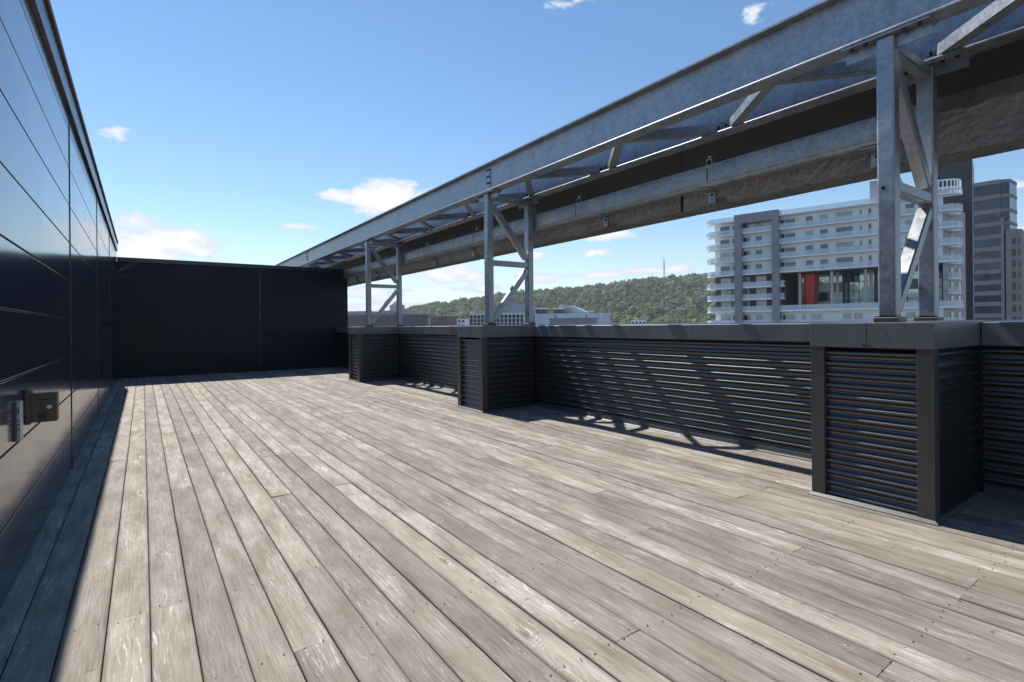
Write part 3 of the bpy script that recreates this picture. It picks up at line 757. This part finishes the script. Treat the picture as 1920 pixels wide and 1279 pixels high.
for i, z in enumerate(SL):
    left = [(uL + 1.9 - 1.9, -1.5)] + [p_ for p_ in arc(uL + 1.9, 0, 1.9, VB, 180, 90, 7)] + [(uP1a + .02, VB)]
    midl = [(uP1b - .02, VB - .1), (uP2a + .02, VB - .1)]
    tall = .22 if i < 5 or i == 8 else .32
    T.poly('balcony_slab', 'white_slab', apt, left + [(uP1a + .02, -.2), (0.2, -.2), (.2, -1.5)], z - tall + .12, z + .12)
    if i: T.poly('balcony_slab', 'white_slab', apt, midl + [(uP2a + .02, -.2), (uP1b - .02, -.2)], z - tall + .12, z + .12)
    segs = [left] + ([midl] if i else [])
    if i in (5, 6):
        stub = [(uP2b - .02, VB - .3), (uP2b + .7, VB - .3), (uP2b + .7, -.0)]
        T.poly('balcony_slab', 'white_slab', apt, stub + [(uP2b - .02, 0)], z - .2, z + .12); segs.append(stub)
    else:
        right = [(uP2b - .02, VB)] + [(uR - .5, VB)] + arc(uR - .5, -RC + VB, RC + .3, RC, 90, 0, 8)
        T.poly('balcony_slab', 'white_slab', apt, right + [(uR - .6, -RC + VB), (uR - .6, -.2), (uP2b - .02, -.2)], z - tall + .12, z + .12)
        segs.append(right)
    for s_ in segs:
        ins = [(a, b) for a, b in s_]
        band('balustrade', 'balustrade_glass' if not (5 <= i <= 8 and s_ is left) else 'white_slab' if i == 8 else 'balustrade_glass', ins, .03, z + .125, z + (1.05 if i else .9))
        if i < 9: band('handrail', 'window_frame', ins, .05, z + (1.052 if i else .902), z + (1.10 if i else .94)); posts_along(ins, z + .126, z + (1.05 if i else .9))
# windows
def window(px0, px1, floor, z_lo, z_hi, m='window_glass', v=0.0, panes=1, u_direct=None):
    u0, u1 = (T.U(px0), T.U(px1)) if u_direct is None else u_direct
    z = SL[floor + 1] + .12
    fr_ = bmesh.new(); e = .07
    for a in ((u0, u0 + e, z + z_lo, z + z_hi), (u1 - e, u1, z + z_lo, z + z_hi), (u0 + e, u1 - e, z + z_lo, z + z_lo + e), (u0 + e, u1 - e, z + z_hi - e, z + z_hi)):
        T.box(fr_, a[0], a[1], v + .003, v + .10, a[2], a[3])
    f = mk('window', fr_, 'window_frame', apt, k=1)
    for k in range(panes):
        a = u0 + e + (u1 - u0 - 2 * e) * k / panes; b = u0 + e + (u1 - u0 - 2 * e) * (k + 1) / panes
        bm = bmesh.new(); T.box(bm, a + .02, b - .02, v + .004, v + .05, z + z_lo + e, z + z_hi - e)
        mk('pane', bm, m, f, k=1)
rw = random.Random(21)
for fl in range(0, 9):
    dark = 4 <= fl <= 6
    g_ = lambda: 'window_glass' if rw.random() < .62 else 'blind_glass'
    if dark:
        window(1352, 1371, fl, .1, 2.2, 'blind_glass', panes=2); window(1373.5, 1379, fl, .1, 2.2, 'window_glass')
        window(1396, 1405, fl, .1, 2.2, 'window_glass', panes=2); window(1418, 1437, fl, .05, 2.25, 'blind_glass', panes=2)
    else:
        window(1351, 1369, fl, .1, 2.2, g_(), panes=2); window(1373.5, 1379, fl, .1, 2.2, 'window_glass')
        window(1394.5, 1402, fl, .05, 2.15, 'door_dark'); window(1402.5, 1407, fl, .05, 2.15, g_()); window(1417, 1429.5, fl, .05, 2.15, g_(), panes=2)
        if fl != 7:
            window(1464.5, 1472, fl, .05, 2.05, 'door_dark'); window(1472.5, 1492, fl, .05, 2.05, g_(), panes=3)
            window(1511, 1525.5, fl, .05, 2.1, g_()); window(1538, 1553, fl, .05, 2.1, g_()); window(1568, 1600, fl, .05, 2.15, g_(), panes=3)
            window(1613, 1617, fl, .05, 2.1, 'window_glass'); window(1628.5, 1635, fl, .05, 2.2, 'window_glass')
            window(1660, 1684, fl, .05, 2.1, g_(), panes=2); window(1698, 1716, fl, .05, 2.1, g_(), panes=2); window(1733, 1752, fl, .05, 2.1, g_(), panes=2)
        else:
            window(1467, 1473, fl, .05, 2.05, 'door_dark'); window(1473.5, 1490, fl, .05, 2.05, 'blind_glass', panes=2); window(1504, 1510, fl, .05, 2.0, 'blind_glass')
            window(1520, 1541, fl, .05, 2.1, 'blind_glass', panes=2); window(1580, 1595.6, fl, .05, 2.1, g_()); window(1600.6, 1617, fl, .05, 2.1, 'blind_glass', panes=2)
            window(1660, 1684, fl, .05, 2.1, g_(), panes=2); window(1698, 1716, fl, .05, 2.1, g_(), panes=2); window(1733, 1752, fl, .05, 2.1, g_(), panes=2)
# round end and the receding flank on the right
S2 = Face(tuple(T.P(uR + .02, -.6, 0))[:2], tuple(T.P(uR + 3.2, -13.5, 0))[:2])
bm = bmesh.new(); prism(bm, [tuple(T.P(u_, v_, 0))[:2] for u_, v_ in ((uR + .002, -.6), (uR + 3.2, -13.5), (uR + .002, -13.5))], GZ, SL[0] - 1.5)
mk('flank_wall', bm, 'mauve_panel', apt, k=1)
for fl in range(1, 9):
    z = SL[fl] + .12
    for s_ in (.30, .62):
        bm = bmesh.new(); S2.box(bm, S2.L * s_, S2.L * s_ + 1.6, .004, .06, z + .6, z + 2.1); mk('flank_window', bm, 'office_glass', apt, k=1)
    bm = bmesh.new(); prism(bm, [tuple(S2.P(4.2 + 1.6 * math.cos(math.radians(q)), 1.5 * math.sin(math.radians(q)), 0))[:2] for q in range(0, 181, 20)], z - .3, z + .02); mk('flank_balcony', bm, 'white_slab', apt, k=1)
    bm = bmesh.new(); prism(bm, [tuple(S2.P(4.2 + 1.55 * math.cos(math.radians(q)), 1.45 * math.sin(math.radians(q)), 0))[:2] for q in range(0, 181, 20)], z + .021, z + 1.0); mk('flank_balustrade', bm, 'balustrade_glass', apt, k=1)
# roof crown, plant room
crown = [(uR - 3.5, VB - .2)] + arc(uR - .5, -RC + VB, RC + .1, RC - .2, 90, 0, 8)
band('crown_rail', 'white_slab', crown, .08, SL[0] + 2.35, SL[0] + 2.6)
band('crown_rail', 'white_slab', crown, .08, SL[0] + 1.0, SL[0] + 1.25)
bm = bmesh.new()
for (a, b) in zip(crown, crown[1:]):
    n = max(1, round(math.dist(a, b) / .8))
    for k in range(n):
        s_ = k / n; T.box(bm, a[0] + (b[0] - a[0]) * s_ - .1, a[0] + (b[0] - a[0]) * s_ + .1, a[1] + (b[1] - a[1]) * s_ - .2, a[1] + (b[1] - a[1]) * s_ - .09, SL[0] + .12, SL[0] + 2.34)
tag(mk('crown_posts', bm, 'white_slab', apt, k=1), kind='stuff')
T.mk('plant_room', 'mauve_panel', apt, T.U(1632, -4), T.U(1690, -4), -9, -4, SL[0] + .5, SL[0] + 5.4)
for k, px_ in enumerate((1532, 1551, 1570, 1588, 1608, 1634)):
    c0 = T.P(T.U(px_, 1.1), 1.1, SL[3] + .125); bm = bmesh.new()
    prism(bm, [(c0.x + .22 * math.cos(q), c0.y + .22 * math.sin(q)) for q in np.arange(0, 6.2, .785)], c0.z, c0.z + .45)
    for q in range(26):
        d_ = Vector((rw.gauss(0, 1), rw.gauss(0, 1), abs(rw.gauss(0, 1)))).normalized() * rw.uniform(.15, .5); e_ = c0 + Vector((0, 0, .5)) + d_
        s1 = Vector((rw.gauss(0, 1), rw.gauss(0, 1), rw.gauss(0, 1))) * .09; s2 = Vector((rw.gauss(0, 1), rw.gauss(0, 1), rw.gauss(0, 1))) * .09
        bm.faces.new([bm.verts.new(e_), bm.verts.new(e_ + s1), bm.verts.new(e_ + s2 + Vector((0, 0, .25)))])
    tag(mk('potted_plant', bm, 'dark_leaf', k=1), ('leftmost', 'second', 'third', 'fourth', 'fifth', 'rightmost')[k] + ' of the six small dark potted plants on the balcony above the red panel', 'plant', 'potted plants along one balcony')

# ---- black slab tower
K = Face(plan(1752, 190), plan(1825.5, 184))
bt = thing('dark_tower', 'black windowless slab tower rising behind the white apartment tower', 'tower', K.P(5, -5, GZ))
ztop = K.hit(1823, 303)[1] + 3
for a in range(8):
    z0 = GZ + (ztop - GZ) * a / 8; K.mk('wall_panel', 'black_panel', bt, 0, K.L, -12, 0, z0 + .03, GZ + (ztop - GZ) * (a + 1) / 8)
uS = K.L
bm = bmesh.new(); prism(bm, [tuple(K.P(u_, v_, 0))[:2] for u_, v_ in ((uS + .003, -.4), (uS + 2.4, -14), (uS + .003, -14))], GZ, ztop - 1.5); mk('pale_flank', bm, 'side_panel', bt, k=1)
# ---- banded office tower
O_ = Face(plan(1826, 166), plan(1878, 161))
ot = thing('office_tower', 'stone and glass office tower with long window bands at the right edge', 'office tower', O_.P(4, -6, GZ))
ZO = [O_.hit(1850, y_)[1] for y_ in (340, 367, 394, 418, 441.5, 464, 485.5, 506, 526.5, 546.5, 566.5, 588, 609, 630)]
for i, (z1, z0) in enumerate(zip(ZO, ZO[1:])):
    O_.mk('stone_band', 'stone_band', ot, 0, O_.L, -14, .12, z1 - 1.25, z1)
    nb = 5
    for k in range(nb): O_.mk('window_pane', 'office_glass', ot, O_.L * k / nb + .04, O_.L * (k + 1) / nb - .04, -.25, -.08, z0 + .003, z1 - 1.253)
    O_.mk('wall_core', 'dark_wall', ot, .02, O_.L - .02, -14, -.26, z0, z1 - 1.252)
O_.mk('lower_storeys', 'stone_band', ot, 0, O_.L, -14, .1, GZ, ZO[-1] - 1.3)
O_.mk('corner_pier', 'stone_band', ot, O_.L + .003, O_.L + .7, -13.9, .14, GZ, ZO[3] + 1.0)
bm = bmesh.new(); prism(bm, [tuple(O_.P(u_, v_, 0))[:2] for u_, v_ in ((O_.L + .003, -.5), (O_.L + 1.9, -1.2), (O_.L + 2.6, -9), (O_.L + .003, -9))], ZO[4], ZO[0] - .6); mk('glass_corner', bm, 'office_glass', ot, k=1)
for i in range(0, 4):
    bm = bmesh.new(); prism(bm, [tuple(O_.P(u_, v_, 0))[:2] for u_, v_ in ((O_.L + .003, -.42), (O_.L + 2.0, -1.1), (O_.L + 2.72, -9.1), (O_.L + .003, -9.1))], ZO[i] - 1.0, ZO[i] - .1); mk('stone_band', bm, 'stone_band', ot, k=1)
cu, cv = O_.L + .9, -3.2
rnd = [(cu + .2, 0.10)] + [(cu + .2 + 3.3 * math.sin(math.radians(q)), -3.2 + 3.3 * math.cos(math.radians(q))) for q in range(8, 100, 12)] + [(cu + 3.4, -9), (cu + .2, -9)]
bm = bmesh.new(); prism(bm, [tuple(O_.P(u_, v_, 0))[:2] for u_, v_ in rnd], GZ, O_.hit(1890, 430)[1]); mk('rounded_corner', bm, 'stone_band', ot, k=1)
for i in range(9):
    z_ = O_.hit(1890, 453 + 21 * i)[1]
    for q in (32, 60):
        a, b = math.radians(q - 8), math.radians(q + 8)
        pq = [(cu + .2 + 3.36 * math.sin(a), -3.2 + 3.36 * math.cos(a)), (cu + .2 + 3.36 * math.sin(b), -3.2 + 3.36 * math.cos(b)), (cu + .2 + 3.1 * math.sin(b), -3.2 + 3.1 * math.cos(b)), (cu + .2 + 3.1 * math.sin(a), -3.2 + 3.1 * math.cos(a))]
        bm = bmesh.new(); prism(bm, [tuple(O_.P(u_, v_, 0))[:2] for u_, v_ in pq], z_ - 1.0, z_ + 1.0); mk('window_pane', bm, 'door_dark', ot, k=1)

# ---- low buildings above the parapet
def block(name, label, cat, px0, px1, ytop, d0, d1, m, depth=14, roof='far_roof'):
    Fc = Face(plan(px0, d0), plan(px1, d1)); zt = Fc.hit((px0 + px1) / 2, ytop)[1]
    r = thing(name, label, cat, Fc.P(Fc.L / 2, -depth / 2, GZ))
    Fc.mk('wall', m, r, 0, Fc.L, -depth, 0, GZ, zt); Fc.mk('roof_edge', roof, r, -.1, Fc.L + .1, -depth - .1, .1, zt + .003, zt + .25)
    return Fc, zt, r
Fc, zt, r = block('low_office_building', 'pale blue flat-roofed building with rooftop machinery beyond the middle frame', 'building', 1003, 1132, 589, 185, 178, 'pale_blue_clad', 20, 'window_frame')
nb = 12
for k in range(nb):
    for j in range(3): Fc.mk('cladding_panel', 'pale_blue_clad', r, Fc.L * k / nb + .04, Fc.L * (k + 1) / nb - .04, .004, .08, zt - 1.5 * (j + 1) + .04, zt - 1.5 * j - .1)
for a, b, y_, m, v0 in ((1003, 1026, 580, 'mullion', -6), (1036, 1056, 580, 'mullion', -6)):
    n = 6
    for k in range(n):
        u0 = Fc.U(a, v0) + (Fc.U(b, v0) - Fc.U(a, v0)) * k / n; u1 = Fc.U(a, v0) + (Fc.U(b, v0) - Fc.U(a, v0)) * (k + 1) / n
        Fc.mk('louvre', m, r, u0 + .06, u1 - .06, v0 - 2, v0, zt + .3, Fc.hit(a, y_, v0)[1])
    Fc.mk('louvre_head', 'grid_white', r, Fc.U(a, v0), Fc.U(b, v0), v0 - 2.1, v0 + .1, Fc.hit(a, y_, v0)[1] + .003, Fc.hit(a, y_, v0)[1] + .35)
u0, u1, u2, zz = Fc.U(1046, -9), Fc.U(1072, -9), Fc.U(1099, -9), Fc.hit(1060, 572.5, -9)[1]
bm = bmesh.new()
pr_ = [(u0, zt + .26), (u2, zt + .26), (u2 - .3, zt + 1.0), (u1 + 1.0, zz - .6), (u1 - 1.0, zz), (u0, zz)]
A_ = [bm.verts.new(Fc.P(u_, -8.5, z_)) for u_, z_ in pr_]; B_ = [bm.verts.new(Fc.P(u_, -18, z_)) for u_, z_ in pr_]
bm.faces.new(A_); bm.faces.new(B_[::-1])
for i in range(6): bm.faces.new((A_[i], A_[(i + 1) % 6], B_[(i + 1) % 6], B_[i]))
mk('plant_house', bm, 'roof_box', r, k=1)
Fc.mk('plant_door', 'mauve_panel', r, Fc.U(1063, -8.4), Fc.U(1072, -8.4), -8.5, -8.4, zt + .26, Fc.hit(1068, 578, -8.4)[1])
Fb, zb2, rb2 = block('grey_roof_box', 'low grey roof structure in front of the pale blue building', 'building', 1030, 1113, 598, 150, 146, 'grey_roof', 6, 'grey_roof')
for px_ in (1037.5, 1097): Fb.mk('roof_vent', 'mast_steel', rb2, Fb.U(px_) - .15, Fb.U(px_) + .15, -2, -1.6, zb2 + .26, zb2 + 1.2)
Fc, zt, r = block('grid_facade_building', 'building with a white grid facade over dark windows behind the middle frame', 'building', 881, 983, 589, 205, 196, 'dark_wall', 18, 'grid_white')
n = 14
for k in range(n + 1): Fc.mk('fin', 'grid_white', r, Fc.L * k / n - .12, Fc.L * k / n + .12, .004, .5, zt - 6, zt - .002)
for j in range(4): Fc.mk('ledge', 'grid_white', r, 0, Fc.L, .006, .42, zt - 1.5 * j - .32, zt - 1.5 * j - .10)
Fc, zt, r = block('grey_block_building', 'plain grey-blue block standing up behind the grid facade', 'building', 949, 985, 572, 260, 256, 'roof_box', 14)
Fc.mk('roof_housing', 'grey_roof', r, 1, 4, -6, -3, zt + .26, zt + 2.0)
def windowed(name, label, px0, px1, ytop, d0, d1, m, depth, cols_, rows_, st=3.0):
    Fc, zt, r = block(name, label, 'building', px0, px1, ytop, d0, d1, m, depth)
    for k in range(cols_):
        for j in range(rows_):
            c_ = Fc.L * (k + .5) / cols_; ww = Fc.L / cols_ * .27
            Fc.mk('window', 'office_glass', r, c_ - ww, c_ + ww, .004, .05, zt - st * j - 2.3, zt - st * j - .9)
    return Fc, zt, r
windowed('brick_building', 'small red-brick building at the foot of the wooded hill', 807, 838, 593, 330, 326, 'brick_far', 14, 5, 3)
Fc, zt, r = windowed('brown_building', 'long brown flat-roofed building seen past the farthest frame', 640, 745, 590.5, 170, 160, 'brown_far', 16, 9, 2)
Fc, zt, r = windowed('pink_stone_building', 'pinkish stepped stone building behind the farthest frame', 714, 748, 583, 300, 296, 'pink_stone', 18, 6, 3)
Fc.mk('tower_block', 'pink_stone', r, Fc.L * .28, Fc.L * .72, -12, -4, zt + .26, Fc.hit(727, 572, -4)[1])
bm = bmesh.new(); um = Fc.L * .5; zq = Fc.hit(727, 572, -4)[1]
for a, b in (((um - 2.2, -11), (um + 2.2, -5)),):
    V_ = [bm.verts.new(Fc.P(u_, v_, zq + .003)) for u_, v_ in ((a[0], a[1]), (b[0], a[1]), (b[0], b[1]), (a[0], b[1]))]; tp = bm.verts.new(Fc.P(um, -8, zq + 3.2)); bm.faces.new(V_)
    for i in range(4): bm.faces.new((V_[i], V_[(i + 1) % 4], tp))
mk('spire_roof', bm, 'brown_far', r, k=1)
windowed('grey_house_row', 'grey building with pale roof edge just right of the black end wall', 652, 692, 584.5, 240, 238, 'roof_box', 14, 5, 2)
windowed('low_brick_terrace', 'low brick terrace just right of the farthest frame', 752, 771, 595, 260, 258, 'brick_far', 12, 3, 2)
windowed('white_low_house', 'little white flat building between the trees below the hill', 1183, 1211, 600, 290, 288, 'white_render', 10, 4, 2)
windowed('pale_house', 'pale little house at the hill foot left of the grid facade', 850, 872, 598, 350, 347, 'white_render', 10, 3, 2)

# ---- wooded hill and mast
RIDGE = [(600, 604), (700, 597), (757, 588), (802, 578), (849, 571.5), (909, 566), (965, 555), (1006, 553), (1055, 548), (1099, 546), (1140, 540), (1190, 534), (1246, 528), (1324, 523), (1450, 524), (1600, 535), (1750, 556), (1850, 575), (1960, 592), (2150, 602)]
R0, R1 = 560., 1080.
def ridge_y(px): return float(np.interp(px, [a for a, _ in RIDGE], [b for _, b in RIDGE]))
def hill_pt(px, s):                        # s 0 at the foot, 1 on the crest, beyond 1 falls away
    dist = R0 + (R1 - R0) * s
    top = at_depth(px, ridge_y(px), R1).z - 11
    z = GZ + (max(top, GZ + 1) - GZ) * (s * s * (3 - 2 * s) if s <= 1 else 1 - .35 * (s - 1)) 
    p = at_depth(px, 600, dist); return Vector((p.x, p.y, z))
bm = bmesh.new(); G_ = []
for s_ in np.linspace(-.02, 2.2, 24): G_.append([bm.verts.new(hill_pt(px_, max(s_, 0)) if s_ >= 0 else hill_pt(px_, 0) - Vector((0, 0, 1))) for px_ in range(600, 2160, 30)])
for a, b in zip(G_, G_[1:]):
    for j in range(len(a) - 1): bm.faces.new((a[j], a[j + 1], b[j + 1], b[j]))
hill = mk('hill', bm, 'hill_soil', k=1, smooth=True); tag(hill, kind='structure')
NTREE = 4200
V, Fs, AT = [], [], []
# one crown = a lumpy shell of small leaf-clump triangles
def crown_shape(seed):
    r_ = np.random.default_rng(seed); n = 90
    d_ = r_.normal(size=(n, 3)); d_[:, 2] = d_[:, 2] * .8 + .25; d_ /= np.linalg.norm(d_, axis=1)[:, None]
    lob = r_.normal(size=(5, 3)); lob /= np.linalg.norm(lob, axis=1)[:, None]
    rad = .78 + .30 * np.max(d_ @ lob.T, axis=1) * r_.uniform(.6, 1, n) + r_.normal(0, .05, n)
    c = d_ * rad[:, None] * np.array([.5, .5, .58])
    tri = []
    for k in range(n):
        nrm = d_[k] + r_.normal(0, .35, 3); nrm /= np.linalg.norm(nrm); a = np.cross(nrm, r_.normal(size=3)); a /= np.linalg.norm(a); b = np.cross(nrm, a); s = r_.uniform(.15, .24)
        tri.append([c[k] + a * s, c[k] - a * s * .6 + b * s * .8, c[k] - a * s * .6 - b * s * .8])
    return np.array(tri)
crowns = [crown_shape(100 + k) for k in range(8)]
rt2 = np.random.default_rng(9); chunks = []; attr = []
cnt = 0
for _ in range(NTREE):
    px_ = rt2.uniform(742, 1345) if rt2.random() < .93 else rt2.uniform(1345, 2000); s_ = rt2.uniform(0, 1.06) ** .9
    p_ = hill_pt(px_, s_); hgt_ = rt2.choice((9, 12, 15, 18, 23)) * rt2.uniform(.85, 1.1) * (.85 + .3 * (1 - s_)); wd_ = hgt_ * rt2.uniform(.6, 1.1)
    a = rt2.uniform(0, 6.28); c_, q_ = math.cos(a), math.sin(a)
    tri = crowns[rt2.integers(8)].reshape(-1, 3); x = (tri[:, 0] * c_ - tri[:, 1] * q_) * wd_ + p_.x; y = (tri[:, 0] * q_ + tri[:, 1] * c_) * wd_ + p_.y; z = tri[:, 2] * hgt_ + p_.z + hgt_ * .42
    chunks.append(np.stack([x, y, z], 1)); attr.append(np.full(len(tri), rt2.random()))
VV = np.concatenate(chunks); me = bpy.data.meshes.new('forest'); nT = len(VV) // 3
me.vertices.add(len(VV)); me.vertices.foreach_set('co', VV.ravel().astype(np.float32))
me.loops.add(len(VV)); me.loops.foreach_set('vertex_index', np.arange(len(VV), dtype=np.int32))
me.polygons.add(nT); me.polygons.foreach_set('loop_start', np.arange(0, len(VV), 3, dtype=np.int32)); me.polygons.foreach_set('loop_total', np.full(nT, 3, dtype=np.int32))
me.update(calc_edges=True)
at = me.attributes.new('tree', 'FLOAT', 'POINT'); at.data.foreach_set('value', np.concatenate(attr).astype(np.float32))
fo = mesh_obj('forest', me, 'forest_leaves'); tag(fo, 'dense green deciduous wood covering the far hillside', 'forest', kind='stuff')

mb = hill_pt(1246, 1.0); dm = (Vector((mb.x, mb.y, 0)).dot(FWD)); ztp = at_depth(1246, 480, dm).z
ms = thing('antenna_mast', 'tall thin lattice antenna mast on top of the wooded hill', 'mast', mb)
bm = bmesh.new()
zs = np.linspace(mb.z, ztp - 12, 9)
for (dx, dy) in ((-1, -1), (1, -1), (0, 1.1)):
    tube(bm, [(mb.x + dx * 1.6, mb.y + dy * 1.6, mb.z), (mb.x + dx * .9, mb.y + dy * .9, ztp - 12)], .35, .3, 5)
for i, (a, b) in enumerate(zip(zs, zs[1:])):
    q = [(-1, -1), (1, -1), (0, 1.1)]
    for k in range(3):
        A2, B2 = q[k], q[(k + 1) % 3]; tube(bm, [(mb.x + A2[0] * 1.4, mb.y + A2[1] * 1.4, a), (mb.x + B2[0] * 1.2, mb.y + B2[1] * 1.2, b)], .16, .16, 4)
mk('lattice', bm, 'mast_steel', ms, k=1)
for (dx, top) in ((0, 0), (-2.2, -3.5), (2.2, -3)):
    bm = bmesh.new(); tube(bm, [(mb.x + dx * cs, mb.y - dx * sn, ztp - 12), (mb.x + dx * cs, mb.y - dx * sn, ztp + top)], .34, .2, 6); mk('aerial', bm, 'mast_steel', ms, k=1)
bm = bmesh.new(); bar(bm, (mb.x - 2.6 * cs, mb.y + 2.6 * sn, ztp - 12), (mb.x + 2.6 * cs, mb.y - 2.6 * sn, ztp - 12), .5, .5, (0, 0, 1)); mk('crossarm', bm, 'mast_steel', ms, k=1)

# ------------------------------------------------------------------ thin summer haze over the city
bm = bmesh.new(); box(bm, -3200, 3200, -3200, 3200, GZ - 1.5, 175)
hzo = mk('haze', bm, None, k=1)
hm = bpy.data.materials.new('haze_air'); hm.use_nodes = True; ht = NT(hm.node_tree)
vol = ht.n('ShaderNodeVolumePrincipled', {'Color': (.86, .92, 1.0, 1), 'Density': .00014, 'Anisotropy': .2})
ht.n('ShaderNodeOutputMaterial', {'Volume': vol.outputs[0]})
hzo.data.materials.append(hm); tag(hzo, 'thin pale haze over the whole city view', 'haze', kind='stuff')
